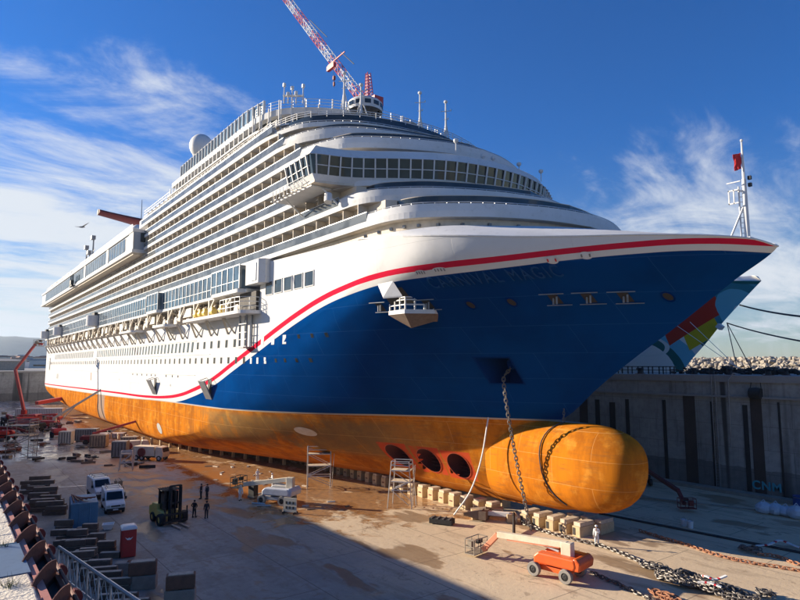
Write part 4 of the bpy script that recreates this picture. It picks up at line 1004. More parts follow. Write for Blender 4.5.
# mooring lines
def rope(pts, r, mat, label, sag=0., group=None, n=16):
    P = [Vector(p) for p in pts]
    if len(P) == 2 and sag: P = [P[0].lerp(P[1], i/n)-Vector((0, 0, sag*4*(i/n)*(1-i/n))) for i in range(n+1)]
    return tag(MB().path(P, r, 6).build('mooring_rope', mat), label, 'rope', group)
rope([onY(740, 305, 123), onY(812, 317.5, 97)], .16, 'rope_dark', 'upper dark mooring line running right from the painted bow', .3)
rope([onY(727, 323, 123), onY(812, 343, 97)], .13, 'rope_dark', 'lower mooring line with pale section running right from the painted bow', .3)
rope([onY(727, 323, 123), onY(737, 368, 108)], .08, 'rope_dark', 'steep thin line from the painted bow, left of two to the quay', 0)
rope([onY(727, 323, 123), onY(751, 368, 108)], .08, 'rope_dark', 'steep thin line from the painted bow, right of two to the quay', 0)
for i, (a, b) in enumerate((((690, 322), (737, 361)), ((676, 325), (737, 361.5)))):
    rope([onY(*a, 110), onY(b[0], b[1]+6, 107)], .05, 'rope_white', ['thin pale line crossing the painted hull, upper one', 'thin pale line crossing the painted hull, lower one'][i], 0)
# quay edge furniture on the right
R_ = random.Random(21)
rk = thing('steel_rack', (fl(662, 373.5, QZ).x, 90, QZ), 'long low black steel rack on the right quay below the painted ship', 'rack')
k = MB()
for i in range(6):
    for s in (-.6, .6): k.box((-4.5+i*1.8, s, .55), (.14, .14, 1.1))
k.build('leg', 'black_metal', rk); k = MB(); k.box((0, 0, 1.15), (9.6, 1.5, .12)); k.box((0, -.6, .6), (9.6, .08, .1)); k.build('rack_top', 'black_metal', rk)
for i, (u, v, s) in enumerate(((640, 371, 1.3), (694, 372, 1.0), (712, 372, 1.0), (730, 371, 1.0), (768, 372, 1.2), (786, 372, .9))):
    p = fl(u, v, QZ); y = 88+R_.random()*4; p = onY(u, 370, y); b = thing('mooring_bollard', (p.x, y, QZ), 'squat dark iron bollard on the edge of the right quay', 'bollard', 'bollards along the right quay')
    MB().lathe([(.35*s, 0), (.28*s, .35), (.28*s, .6), (.45*s, .75), (.4*s, .95), (.01, 1.0)], (0, 0, 0), 12).build('post', 'black_metal', b, smooth=True); MB().lathe([(.01, .0), (.6*s, 0), (.6*s, .08), (.01, .08)], (0, 0, .004), 12).build('base_plate', 'rust_steel', b)
for i, (u, lab) in enumerate(((700, 'dark heap of folded netting on the right quay left of the steep lines'), (738, 'dark machinery heap on the right quay under the steep lines'), (780, 'dark low heap of gear at the right end of the quay'))):
    p = onY(u, 368, 96); mb = MB()
    for k in range(60): mb.box((p.x+R_.gauss(0, 2.2), 96+R_.gauss(0, .8), QZ+.1+abs(R_.gauss(0, .4))), (R_.uniform(.3, 1.4), R_.uniform(.2, .6), R_.uniform(.1, .4)), rz=R_.uniform(0, 3), rx=R_.uniform(-.5, .5))
    tag(mb.build('gear_heap', 'rubber'), lab, 'gear heap')
for i in range(26):
    x = -100+i*4; b = thing('fence_post', (x, 93, QZ), 'thin dark fence post with chain on the right quay', 'post', 'fence posts along the right quay')
    MB().tube((0, 0, 0), (0, 0, 1.1), .05, n=5).build('post', 'black_metal', b); MB().box((0, 0, 1.12), (.16, .16, .06)).build('cap', 'black_metal', b)
# fender hanging on the wall, sign, ladder pipes
fd = thing('wall_fender', (onY(755, 389, 85).x, 85.1, 13.3), 'black rubber drum fender hung high on the dark right wall', 'fender')
MB().lathe([(.01, -.75), (.7, -.7), (.75, 0), (.7, .7), (.01, .75)], (0, 0, 0), 16, 'X').build('drum', 'rubber', fd, smooth=True); MB().path([(-.75, 0, 0), (-.5, .3, 1.9)], .05).build('chain', 'rubber', fd); MB().path([(.75, 0, 0), (.5, .3, 1.9)], .05).build('chain', 'rubber', fd)
mb = MB(); p = onY(711, 377, 85.3)
for dx in (0, .5): mb.tube((p.x+dx, 85.25, .5), (p.x+dx, 85.25, QZ), .07)
for k in range(38): mb.bar((p.x, 85.25, .8+k*.38), (p.x+.5, 85.25, .8+k*.38), .04, .04)
tag(mb.build('wall_ladder', 'grey_metal'), 'narrow vertical steel ladder on the dark right wall', 'ladder')
for i, (u, lab) in enumerate(((728, 'grey drain hose looping over the top of the right wall'),)):
    p = onY(u, 375, 85); tag(MB().path([(p.x+1.2, 86, QZ+.1), (p.x+.6, 85.2, QZ+.3), (p.x, 84.9, QZ-.6), (p.x-.1, 84.9, 6)], .08).build('drain_hose', 'grey_metal'), lab, 'hose')
def wall_text():
    cu = bpy.data.curves.new('g', 'FONT'); cu.body = 'CNM'; cu.extrude = .01; cu.offset = .035; cu.size = 1.5; cu.space_character = 1.1
    ob = bpy.data.objects.new('g', cu); C.objects.link(ob); bpy.context.view_layer.update()
    me = bpy.data.meshes.new_from_object(ob.evaluated_get(bpy.context.evaluated_depsgraph_get())); bpy.data.objects.remove(ob)
    p = onY(752, 487, 85.3)
    for v in me.vertices: v.co = (p.x+v.co.x, 83.86+v.co.z*.2, p.z-.3+v.co.y) if False else (p.x+v.co.x, 85.33-v.co.z, 1.0+v.co.y)
    me.materials.clear(); me.materials.append(M['cyan_paint']); o = bpy.data.objects.new('wall_lettering', me); C.objects.link(o); o.parent = wr
wall_text()
# rails on the floor on the shaded side
for i, (a, b, lab) in enumerate((((600, 514), (820, 557), 'dark floor gutter cover near the edge of the ship shadow'), ((560, 488), (830, 519), 'pale raised floor kerb at the foot of the right wall'))):
    P, Q = fl(*a), fl(*b)
    tag(MB().bar(P+Vector((0, 0, .06)), Q+Vector((0, 0, .06)), .5 if i == 0 else .35, .12).build('floor_rail', 'rubber' if i == 0 else 'grey_concrete'), lab, 'rail')
# ------------------------------------------------------------------ keel blocks
KB = thing('keel_block', (0, 0, 0), 'pale concrete keel block capped with timber in the row under the hull centre line', 'keel block', 'keel blocks under the ship')
MB().box((0, 0, .62), (1.0, 1.5, 1.24)).build('concrete_base', 'block_concrete', KB, bevel=.03); MB().box((0, 0, 1.385), (.9, 1.3, .28)).build('timber_cap', 'timber_end', KB); MB().box((0, 0, .62), (.5, 1.56, .16)).build('steel_strap', 'rust_steel', KB)
first = True
def place(proto, p, rz=0, label=None, used=[set()], s=None):
    if id(proto) not in used[0]: used[0].add(id(proto)); o = proto
    else: o = copy_tree(proto)
    o.location = p; o.rotation_euler.z = rz
    if label: o['label'] = label
    if 'timber' in o.name: o.scale = (random.uniform(.82, 1.12), random.uniform(.85, 1.12), random.uniform(.92, 1.)); o.rotation_euler.x = random.uniform(-.015, .015)
    return o
R_ = random.Random(2)
keep = [KB]
for i in range(36):
    x = -50-i*2.05 if i < 24 else -99-(i-24)*3.4
    place(KB, (x, 50.9+R_.uniform(-.1, .1), 0))
PB = thing('hull_prop', (0, 0, 0), 'slim pale prop block in the outer row under the turn of the hull', 'prop block', 'slim props under the hull side')
MB().box((0, 0, .6), (.45, .5, 1.2), taper=.8).build('concrete_base', 'block_concrete', PB); MB().box((0, 0, 1.32), (.5, .55, .24)).build('timber_cap', 'timber_end', PB)
for i in range(18): place(PB, (-96-i*3.4, 47.5-i*3.4*.27, 0))
for i in range(8): place(KB, (-52-i*2.6, 54.8, 0), label='pale keel block in the row behind the centre line under the bow')
CB = thing('bow_block', (0, 0, 0), 'large tan concrete block with timber top, in the close row under the bulbous bow', 'keel block', 'blocks under the bulbous bow')
MB().box((0, 0, .5), (.95, 2.3, 1.0)).build('lower_block', 'block_concrete', CB, bevel=.04); MB().box((.03, .02, 1.2), (.80, 2.1, .38)).build('timber_cap', 'timber_end', CB, bevel=.02)
MB().box((-.25, -1.16, .5), (.3, .05, .7)).build('recess_slot', 'dark_recess', CB)
for i in range(5): place(CB, (-38.8-i*1.62, 52.4-i*.12, 0), .05*(i % 3-1))
for i in range(3): place(CB, (-38.2-i*1.7, 54.9, 0), 0, 'large tan concrete block in the second row behind the front ones under the bulbous bow')
mb = MB(); p = fl(545, 527)
for i, (u, v) in enumerate(((470, 520), (480, 511), (492, 517), (505, 523))):
    p = fl(u, v); tag(MB().box((p.x, p.y+1, .45), (1.1, 1.4, .9), rz=R_.random()).build('spare_block', 'block_concrete', bevel=.04), ['low tan block lying at the left of the anchor', 'small tan block behind the anchor shank', 'tan block behind the middle of the anchor', 'tan block at the right end of the anchor'][i], 'concrete block')
# ------------------------------------------------------------------ anchor chain and others
def link_mesh(mb, c, d, up, L, W, r):
    d = d.normalized(); up = (up-d*up.dot(d)).normalized(); pts = []
    for i in range(13):
        a = 2*PI*i/12; x = math.cos(a)*W/2; y = math.sin(a)*(W/2)+math.copysign((L-W)/2, math.sin(a)) if abs(math.sin(a)) > .01 else 0
        pts.append(c+d*y+up*x)
    return mb.path(pts, r, 5)
def chain(path, L, W, r, jitter=0., seed=1):
    R_ = random.Random(seed); mb = MB(); P = [Vector(p) for p in path]; tot = sum((b-a).length for a, b in zip(P, P[1:])); n = max(2, int(tot/(L*.70)))
    Q = resample(P, n)
    for i in range(n-1):
        d = Q[i+1]-Q[i]; u = Vector((0, 0, 1)) if abs(d.normalized().z) < .8 else Vector((1, 0, 0)); v = d.cross(u); a = (i % 2)*PI/2+R_.uniform(-.3, .3)+.5
        w = (u*math.cos(a)+v.normalized()*math.sin(a)); link_mesh(mb, (Q[i]+Q[i+1])/2+Vector((R_.uniform(-jitter, jitter), R_.uniform(-jitter, jitter), 0)), d, w, L, W, r)
    return mb
pA = Vector((-44.2, 46.9, 15.6)); pB = fl(531, 531)+Vector((0, 0, .15))
pts = []
for i in range(31):
    s = i/30; p = pA.lerp(pB, s); q = 4*s*(1-s); pts.append(Vector((pA.x+(pB.x-pA.x)*s**1.25, pA.y+(pB.y-pA.y)*s**1.25, p.z)))
tag(chain([(-44.2, 48.4, 16.9), (-44.2, 47.2, 16.0)]+pts, .52, .32, .058).build('anchor_chain', 'chain_steel', smooth=True), 'heavy steel anchor chain hanging from the bow pocket to the dock floor', 'chain')
z_ = .18
pth = [fl(u, v)+Vector((0, 0, z_)) for u, v in ((522, 524), (545, 533), (575, 541), (603, 548), (640, 563), (668, 575), (700, 586), (730, 596), (760, 606))]
tag(chain(catmull(pth, 5), .52, .32, .058, .05, 3).build('anchor_chain', 'chain_steel', smooth=True), 'long steel chain lying across the floor from the anchor to the lower right', 'chain')
pth = [fl(u, v)+Vector((0, 0, .14)) for u, v in ((640, 532), (662, 539), (690, 547), (716, 556), (745, 563), (775, 568), (830, 577))]
tag(chain(catmull(pth, 5), .48, .30, .052, .04, 4).build('rusty_chain', 'chain_rust', smooth=True), 'long rusty orange chain lying across the sunlit floor at right', 'chain')
pth = [fl(u, v)+Vector((0, 0, .14)) for u, v in ((758, 556), (778, 558), (800, 566), (830, 570))]
tag(chain(catmull(pth, 5), .48, .30, .052, .06, 5).build('rusty_chain', 'chain_rust', smooth=True), 'short doubled rusty chain at the right edge beside the white tape', 'chain')
def pile(c, n, rx, ry, rz, seed, mat, name, label):
    n = int(n*1.6)
    R_ = random.Random(seed); pts = []; a = 0
    for i in range(n):
        a += R_.uniform(.5, 1.3); k = R_.random()**.5; pts.append(Vector((c.x+rx*k*math.cos(a), c.y+ry*k*math.sin(a), .15+rz*(1-k)*R_.random()+R_.random()*.2)))
    tag(chain(catmull(pts, 4), .48, .30, .055, .08, seed).build(name, mat, smooth=True), label, 'chain pile')
pile(fl(682, 582), 20, 2.2, 1.6, .9, 1, 'chain_steel', 'chain_pile', 'big tangled heap of steel chain at the lower right')
pile(fl(655, 571), 12, 1.5, .8, .5, 2, 'chain_steel', 'chain_pile', 'smaller flat heap of steel chain left of the big heap')
pile(fl(722, 594), 16, 2.8, 1.0, .5, 3, 'chain_steel', 'chain_pile', 'spread out chain heap under the striped tape at the bottom edge')
pile(fl(768, 598), 8, 1.1, .5, .4, 4, 'chain_steel', 'chain_pile', 'small heap of chain at the bottom right corner')
pile(fl(667, 601), 10, 1.6, .5, .4, 6, 'chain_rust', 'chain_pile', 'dusty brown chain heap at the bottom edge below the lift shadow')
pile(fl(752, 553), 9, 1.3, .5, .5, 5, 'chain_steel', 'chain_pile', 'small dark chain heap near the rusty chain at right')
pth = [fl(u, v)+Vector((0, 0, .14)) for u, v in ((592, 574), (612, 583), (640, 596), (655, 603))]
tag(chain(catmull(pth, 5), .48, .30, .055, .1, 9).build('anchor_chain', 'chain_steel', smooth=True), 'stretch of steel chain behind the orange lift running to the bottom edge', 'chain')
# cable looped over the bulb
P = []
for i in range(15):
    a = math.radians(100+i*9.6); X = -40.6-1.9*math.sin(PI*i/14)+1.0*(i/14.); r = min(1, (-32.3-X)/7.1); q = (1-(1-r)**2.5)**(1/2.5)
    P.append(Vector((X, YC+(3.25*q+.10)*math.copysign(abs(math.cos(a))**.88, math.cos(a)), 7.7-1.05*q+(4.4*q+.06)*math.copysign(abs(math.sin(a))**.88, math.sin(a))-0)))
P = [p if p.z < 11.1 else Vector((p.x, p.y, 11.1)) for p in P]
tag(MB().path(P, .065, 6).build('bulb_cable', 'rope_dark', smooth=True), 'dark cable draped down over the side of the orange bulbous bow', 'cable')
tag(chain([Vector((-40.9, 52.6, 13.0)), Vector((-40.5, 51.9, 11.2))], .4, .24, .045).build('stem_chain', 'chain_steel'), 'short thin chain hanging in front of the stem notch above the bulb', 'chain')
# white strap from the hull to a weight
wt = thing('deck_weight', fl(442, 524), 'dark rectangular weight on the sunlit floor tied to the white strap', 'weight', rz=.5)
MB().box((0, 0, .35), (2.6, 1.1, .55)).build('weight_body', 'rubber', wt, bevel=.05); k = MB()
for i in range(4): k.box((-1.0+i*.66, 0, .66), (.12, 1.15, .08))
k.build('strap', 'grey_metal', wt)
a = hp(-48.5, 11.3, .2); pts = [a, hp(-48.6, 9.5, .45)-Vector((0, .6, 0)), fl(452, 520)+Vector((0, .3, .5))]
pts = catmull([a, a.lerp(pts[2], .33)+Vector((.45, .2, -1.0)), a.lerp(pts[2], .66)+Vector((.5, .2, -1.0)), pts[2]], 5)
tag(MB().path(pts, .09, 5).build('lifting_strap', 'rope_white'), 'white strap hanging from the bow side down to the dark weight', 'strap')
# anchor
an = thing('ship_anchor', fl(480, 519), 'big white and brown ship anchor lying on the floor beside the keel blocks', 'anchor', local=True)
p0 = fl(480, 519); e = fl(517, 523)-p0; e.z = 0; dv = e.normalized(); nv = Vector((-dv.y, dv.x, 0))
k = MB(); k.bar(dv*.5+Vector((0, 0, .75)), e*.82+Vector((0, 0, .8)), .55, .45); k.bar(e*.80+Vector((0, 0, .85)), e+Vector((0, 0, .45)), .5, .4); k.build('shank', 'white_metal', an, bevel=.05)
k = MB()
for s in (-1, 1):
    k.add([nv*s*.3+dv*.6+Vector((0, 0, .1)), nv*s*1.0+dv*.5+Vector((0, 0, .1)), nv*s*1.0+dv*.5+Vector((0, 0, 1.2)), nv*s*.3+dv*.6+Vector((0, 0, 1.3)), nv*s*1.2-dv*1.5+Vector((0, 0, .5)), nv*s*1.3-dv*1.5+Vector((0, 0, .8))], [(0, 1, 2, 3), (0, 4, 1), (3, 2, 5), (1, 4, 5, 2), (0, 3, 5, 4)])
k.box(dv*.6+Vector((0, 0, .65)), (.8, 2.4, .9), rz=math.atan2(dv.y, dv.x)); k.build('fluke', 'timber', an)
tag(k and MB().tube(fl(514, 522)+Vector((0, 0, .9)), fl(514, 541), .16).build('shackle_post', 'black_metal'), 'short dark upright strut beside the end of the anchor shank', 'strut')
# ------------------------------------------------------------------ people (bodies as one skinned surface)
def person(loc, yaw, pose, top_mat, label, hat=None, hair=True, H=1.82, group=None):
    t = thing('person', loc, label, 'person', group, rz=yaw)
    h = H; J = {'pel': (0, 0, .52*h), 'wst': (0, .0, .60*h), 'chs': (0, .01*h, .72*h), 'nk': (0, .005*h, .83*h), 'nk2': (0, .0, .86*h), 'hd': (0, .012*h, .91*h), 'ht': (0, .0, .965*h)}
    lean = pose.get('lean', 0)
    for n in ('wst', 'chs', 'nk', 'nk2', 'hd', 'ht'):
        x, y, z = J[n]; dz = z-.52*h; J[n] = (x, y+math.sin(lean)*dz, .52*h+math.cos(lean)*dz)
    for s, sx in (('l', -1), ('r', 1)):
        st = pose.get('step', 0)*sx
        J['hip'+s] = (sx*.055*h, 0, .50*h); J['kn'+s] = (sx*.06*h, .02*h+st*.5, .275*h); J['an'+s] = (sx*.065*h, st-.01*h, .045*h); J['to'+s] = (sx*.075*h, st+.085*h, .016*h)
        cx, cy, cz = J['chs']; J['sh'+s] = (sx*.105*h, cy, cz+.075*h)
        arm = pose.get('arm'+s, 'down')
        if arm == 'down': e, w = (sx*.135*h, cy-.01*h, .63*h), (sx*.145*h, cy+.03*h, .485*h)
        elif arm == 'front': e, w = (sx*.14*h, cy-.0*h, .635*h), (sx*.06*h, cy+.13*h, .63*h)
        elif arm == 'hip': e, w = (sx*.205*h, cy-.03*h, .66*h), (sx*.115*h, cy+.04*h, .57*h)
        elif arm == 'reach': e, w = (sx*.13*h, cy+.12*h, .66*h), (sx*.09*h, cy+.25*h, .66*h)
        elif arm == 'low': e, w = (sx*.13*h, cy+.06*h, .55*h), (sx*.10*h, cy+.14*h, .42*h)
        J['el'+s] = e; J['wr'+s] = w; d = (Vector(w)-Vector(e)).normalized(); J['hn'+s] = tuple(Vector(w)+d*.045*h)
    def skin(names, edges, rad, name, mat, parent, root='pel'):
        me = bpy.data.meshes.new(name); idx = {n: i for i, n in enumerate(names)}
        me.from_pydata([J[n] for n in names], [(idx[a], idx[b]) for a, b in edges], []); me.materials.append(M[mat])
        o = bpy.data.objects.new(name, me); C.objects.link(o); o.parent = parent
        m_ = o.modifiers.new('skin', 'SKIN'); m_.use_smooth_shade = True
        for i, n in enumerate(names):
            sv = me.skin_vertices[0].data[i]; r = rad[n]*h; sv.radius = (r, r*.8 if n in ('chs', 'wst', 'pel', 'nk') else r); sv.use_root = (n == root)
        sb = o.modifiers.new('sub', 'SUBSURF'); sb.levels = 1; sb.render_levels = 1; o['_o'] = (0., 0., 0.); return o
    E_ = [('pel', 'wst'), ('wst', 'chs'), ('chs', 'nk'), ('nk', 'nk2'), ('nk2', 'hd'), ('hd', 'ht')]
    for s in 'lr': E_ += [('pel', 'hip'+s), ('hip'+s, 'kn'+s), ('kn'+s, 'an'+s), ('an'+s, 'to'+s), ('chs', 'sh'+s), ('sh'+s, 'el'+s), ('el'+s, 'wr'+s), ('wr'+s, 'hn'+s)]
    names = sorted({n for e in E_ for n in e}); R1 = {'pel': .07, 'wst': .065, 'chs': .085, 'nk': .034, 'nk2': .032, 'hd': .052, 'ht': .042}
    for s in 'lr': R1.update({'hip'+s: .05, 'kn'+s: .034, 'an'+s: .024, 'to'+s: .022, 'sh'+s: .032, 'el'+s: .023, 'wr'+s: .016, 'hn'+s: .019})
    for s, sx in (('l', -1), ('r', 1)):      # fingers and thumb
        hnv = Vector(J['hn'+s]); d = (hnv-Vector(J['wr'+s])).normalized(); sd = d.cross(Vector((1, 0, 0))).normalized(); 
        for k, (o_, ln) in enumerate(((-.016, .036), (-.005, .043), (.006, .041), (.016, .033))):
            a = hnv+sd*o_*h+d*.006*h; b = a+d*ln*.55*h; c = b+(d*.8-Vector((sx, 0, 0))*.6).normalized()*ln*.45*h
            J['f%d%sa' % (k, s)] = tuple(a); J['f%d%sb' % (k, s)] = tuple(b); J['f%d%sc' % (k, s)] = tuple(c); E_ += [('hn'+s, 'f%d%sa' % (k, s)), ('f%d%sa' % (k, s), 'f%d%sb' % (k, s)), ('f%d%sb' % (k, s), 'f%d%sc' % (k, s))]
            for q in 'abc': R1['f%d%s%s' % (k, s, q)] = .005
        a = Vector(J['wr'+s])+d*.012*h-sd*.016*h; b = a+(d*.7-sd*.6).normalized()*.03*h; J['t'+s+'a'] = tuple(a); J['t'+s+'b'] = tuple(b); E_ += [('wr'+s, 't'+s+'a'), ('t'+s+'a', 't'+s+'b')]; R1['t'+s+'a'] = .006; R1['t'+s+'b'] = .005
    names = sorted({n for e in E_ for n in e})
    body = skin(names, E_, R1, 'body', 'skin', t)
    CE = [e for e in E_ if not any(n[0] in 'ft' for n in e) and not any(n[:2] in ('hn', 'to', 'hd', 'ht') or n == 'nk2' for n in e)]
    cn = sorted({n for e in CE for n in e}); skin(cn, CE, {n: R1[n]*(1.12 if n not in ('nk',) else 1.1)+.008 for n in cn}, 'overalls', top_mat, t)
    for s in 'lr':
        a, b = Vector(J['an'+s]), Vector(J['to'+s]); MB().box(((a.x+b.x)/2, (a.y+b.y)/2+.01, .035*h), (.055*h, .15*h, .066*h)).build('boot', 'rubber', t, bevel=.02)
    hd = Vector(J['hd']); ht = Vector(J['ht'])
    f = MB(); f.sphere(hd+Vector((0, .052*h, -.003*h)), .010*h, 6, 4); f.build('nose', 'skin', t, smooth=True)
    e_ = MB()
    for sx in (-1, 1): e_.sphere(hd+Vector((sx*.018*h, .047*h, .014*h)), .006*h, 6, 4)
    e_.build('eye', 'hair', t); MB().box(hd+Vector((0, .048*h, -.024*h)), (.028*h, .006*h, .005*h)).build('mouth', 'mark_red', t)
    er = MB(); [er.sphere(hd+Vector((sx*.053*h, 0, 0)), .011*h, 6, 4) for sx in (-1, 1)]; er.build('ear', 'skin', t, smooth=True)
    k = MB()
    if hat == 'helmet':
        k.lathe([(.085*h, -.01), (.066*h, 0), (.064*h, .03*h), (.045*h, .055*h), (.001, .066*h)], tuple(hd+Vector((0, 0, .022*h))), 14); k.build('helmet', 'helmet_white', t, smooth=True)
    elif hat == 'hood':
        k.sphere(hd+Vector((0, -.012*h, .012*h)), .064*h, 12, 8, 1.15); k.build('hood', top_mat, t, smooth=True)
    else:
        k.sphere(hd+Vector((0, -.012*h, .022*h)), .058*h, 12, 8, 1.0); k.build('hair', 'hair', t, smooth=True)
    return t
P_ = [((201, 499), 2.4, dict(arml='down', armr='front'), 'overall_dark', 'person in dark clothes, left one of the farther standing pair', None),
 ((207, 499.3), 3.5, dict(armr='down'), 'overall_dark', 'person in dark clothes, right one of the farther standing pair', None),
 ((194, 517.5), .6, dict(arml='hip', armr='hip', step=.08), 'overall_dark', 'person in dark clothes with hands on hips, left of the nearer pair', None),
 ((206.3, 518.5), 1.4, dict(armr='down', step=.05), 'overall_dark', 'person in dark clothes standing upright, right of the nearer pair', None),
 ((240, 500.5), 4.6, dict(lean=.25, arml='low', armr='low', step=.1), 'overall_white', 'person in white overalls stooping left of the white boom lift', 'hood'),
 ((257.5, 482.5), 1.3, dict(armr='reach'), 'overall_white', 'small distant person in white overalls near the hull', 'hood'),
 ((272.5, 487), 3.0, dict(lean=.1, armr='front'), 'overall_white', 'distant person in white overalls behind the white boom lift', 'hood'),
 ((597, 546), 3.7, dict(arml='front', step=.05), 'overall_white', 'person in white overalls and white helmet standing by the bow blocks', 'helmet')]
for q, yaw, pose, mat, lab, hat in P_:
    person(fl(*q), yaw, pose, mat, lab, hat, H=1.95)
# ------------------------------------------------------------------ vehicles
def wheel(parent, x, y, z, r, w, tyre='rubber', rim='light_metal'):
    wl = MB().lathe([(r*.55, -w/2), (r*.95, -w/2), (r, -w*.3), (r, w*.3), (r*.95, w/2), (r*.55, w/2)], (x, y, z), 20, 'Y').build('wheel', tyre, parent, smooth=True)
    MB().lathe([(.001, -w*.42), (r*.2, -w*.46), (r*.56, -w*.36), (r*.56, w*.36), (r*.2, w*.46), (.001, w*.42)], (x, y, z), 16, 'Y').build('rim', rim, wl)
    return wl
def van(loc, rz, label, cargo=False):
    t = thing('pickup_van' if cargo else 'panel_van', loc, label, 'van', rz=rz)
    W = .95; L0, L1 = -2.5, 2.5       # front at +x
    prof = [(L1, .45), (L1+.02, .95), (L1-.25, 1.12), (L1-.95, 1.32), (L1-1.7, 2.05), (L1-1.95, 2.18)]
    if cargo: prof += [(-.1, 2.2), (-.25, 2.1), (-.3, 1.0), (L0, 1.0), (L0, .45)]
    else: prof += [(L0+.15, 2.25), (L0, 2.1), (L0, .45)]
    b = MB().xprism(prof, -W, W).build('body', 'vehicle_white', t, bevel=.07)
    ws = MB(); ws.add([(L1-.93, -W*.86, 1.36), (L1-.93, W*.86, 1.36), (L1-1.66, W*.78, 2.04), (L1-1.66, -W*.78, 2.04)], [(0, 1, 2, 3)]); ws.v = [(x+.03, y, z+.03) for x, y, z in ws.v]; ws.build('windscreen', 'window_car', t)
    for s in (-1, 1):
        g = MB(); y = s*(W+.008); g.add([(L1-1.15, y, 1.28), (L1-2.25, y, 1.28), (L1-2.25, y, 1.95), (L1-1.68, y, 1.95)], [(0, 1, 2, 3)])
        g.build('side_window', 'window_car', t); MB().box((L1-1.15, s*(W+.14), 1.42), (.1, .22, .3)).build('mirror', 'black_metal', t)
        MB().box((L1-.02, s*W*.74, .86), (.12, .3, .22)).build('headlight', 'lamp_lens', t)
        for x in (L1-.85, L0+.85): wheel(t, x, s*(W-.1), .34, .34, .24)
    MB().box((L1+.02, 0, .5), (.12, 1.8, .26)).build('bumper', 'black_metal', t); MB().box((L1+.03, 0, .86), (.06, .9, .14)).build('grille', 'black_metal', t)
    MB().box((L1+.09, 0, .5), (.02, .5, .11)).build('number_plate', 'helmet_white', t)
    MB().box((0, 0, .42), (4.6, 1.7, .2)).build('chassis', 'black_metal', t)
    if cargo:
        k = MB(); k.box((-1.4, -W+.03, 1.25), (2.2, .05, .5)); k.box((-1.4, W-.03, 1.25), (2.2, .05, .5)); k.box((L0+.03, 0, 1.25), (.05, 1.8, .5)); k.build('load_bed', 'vehicle_white', t)
    else:
        k = MB()
        for y in (-.6, .6): k.bar((-2.2, y, 2.42), (.4, y, 2.42), .05, .05)
        for x in (-2.0, -.9, .2): k.bar((x, -.75, 2.38), (x, .75, 2.38), .05, .05); k.box((x, -.75, 2.3), (.05, .05, .14)); k.box((x, .75, 2.3), (.05, .05, .14))
        k.build('roof_rack', 'grey_metal', t)
    return t
vf = fl(113, 514); yaw = math.atan2(-vf.y, -vf.x)+.12
van(fl(112.5, 509.5), yaw, 'white van parked nearest the camera beside the blue container', False).scale = (1.08,)*3
van(fl(99, 496), yaw+.12, 'white van parked behind and left of the nearer white van', False).scale = (1.08,)*3
tl = thing('equipment_trailer', fl(116, 497.5), 'low trailer loaded with grey gear behind the two white vans', 'trailer', rz=yaw)
MB().box((0, 0, .8), (3.2, 1.8, .2)).build('load_bed', 'grey_metal', tl)
for s in (-1, 1): wheel(tl, 0, s*.95, .38, .38, .22)
k = MB()
for x, y, z, a, b_, c in ((-.8, .3, 1.4, .9, .9, 1.1), (.3, -.3, 1.3, 1.0, .8, .9), (1.1, .4, 1.2, .6, .6, .7), (0, 0, 2.1, 2.8, .12, .12), (0, .5, 2.2, 2.8, .12, .12)): k.box((x, y, z), (a, b_, c))
k.build('load', 'dusty_box', tl)
# forklift
def forklift(loc, rz):
    t = thing('forklift', loc, 'large yellow and black forklift truck with raised mast and forks on the grey floor', 'forklift', rz=rz)
    MB().xprism([(-2.1, .6), (-2.15, 1.5), (-1.9, 1.95), (-.6, 2.0), (-.5, 1.4), (1.1, 1.3), (1.2, .6)], -1.05, 1.05).build('body', 'yellow_paint', t, bevel=.08)
    MB().xprism([(-2.55, .55), (-2.6, 1.5), (-2.2, 1.7), (-2.1, .5)], -1.1, 1.1).build('counterweight', 'yellow_paint', t, bevel=.08)
    k = MB()
    for x, y in ((-.7, -.8), (-.7, .8), (.9, -.8), (.9, .8)): k.bar((x, y, 1.3), (x*.9, y, 3.5), .14, .14)
    k.box((0, 0, 3.52), (1.8, 1.8, .1)); [k.bar((-.8, -.7+i*.28, 3.6), (.8, -.7+i*.28, 3.6), .06, .05) for i in range(6)]; k.build('cab_frame', 'black_metal', t)
    MB().box((-.02, 0, 2.4), (1.35, 1.5, 1.9)).build('cab_glass', 'window_car', t)
    k = MB()
    for y in (-.55, .55): k.bb(1.45, 1.7, y-.13, y+.13, .2, 4.1); k.bb(1.7, 1.85, y-.08, y+.08, .3, 3.9)
    for z in (.5, 2.2, 4.0): k.bb(1.45, 1.65, -.6, .6, z, z+.16)
    k.tube((1.6, 0, .5), (1.6, 0, 3.6), .12); k.build('mast', 'black_metal', t)
    k = MB(); k.bb(1.85, 2.0, -1.3, 1.3, .35, .55); k.bb(1.85, 2.0, -1.3, 1.3, 1.1, 1.3)
    for y in (-1.2, -.4, .4, 1.2): k.bb(1.87, 1.97, y-.06, y+.06, .4, 1.9)
    k.build('carriage', 'black_metal', t)
    for y in (-.45, .45): MB().bb(2.0, 4.1, y-.1, y+.1, .1, .2).build('fork', 'timber_end', t)
    for s in (-1, 1): wheel(t, 1.0, s*1.25, .62, .62, .55, 'rubber', 'yellow_paint'); wheel(t, -1.5, s*1.0, .5, .5, .4, 'rubber', 'yellow_paint')
    MB().box((.2, 0, 3.75), (.16, .16, .2)).build('beacon', 'orange_paint', t)
    return t
pf = fl(168, 522); forklift(pf, math.atan2(-pf.y, -pf.x)+.42)
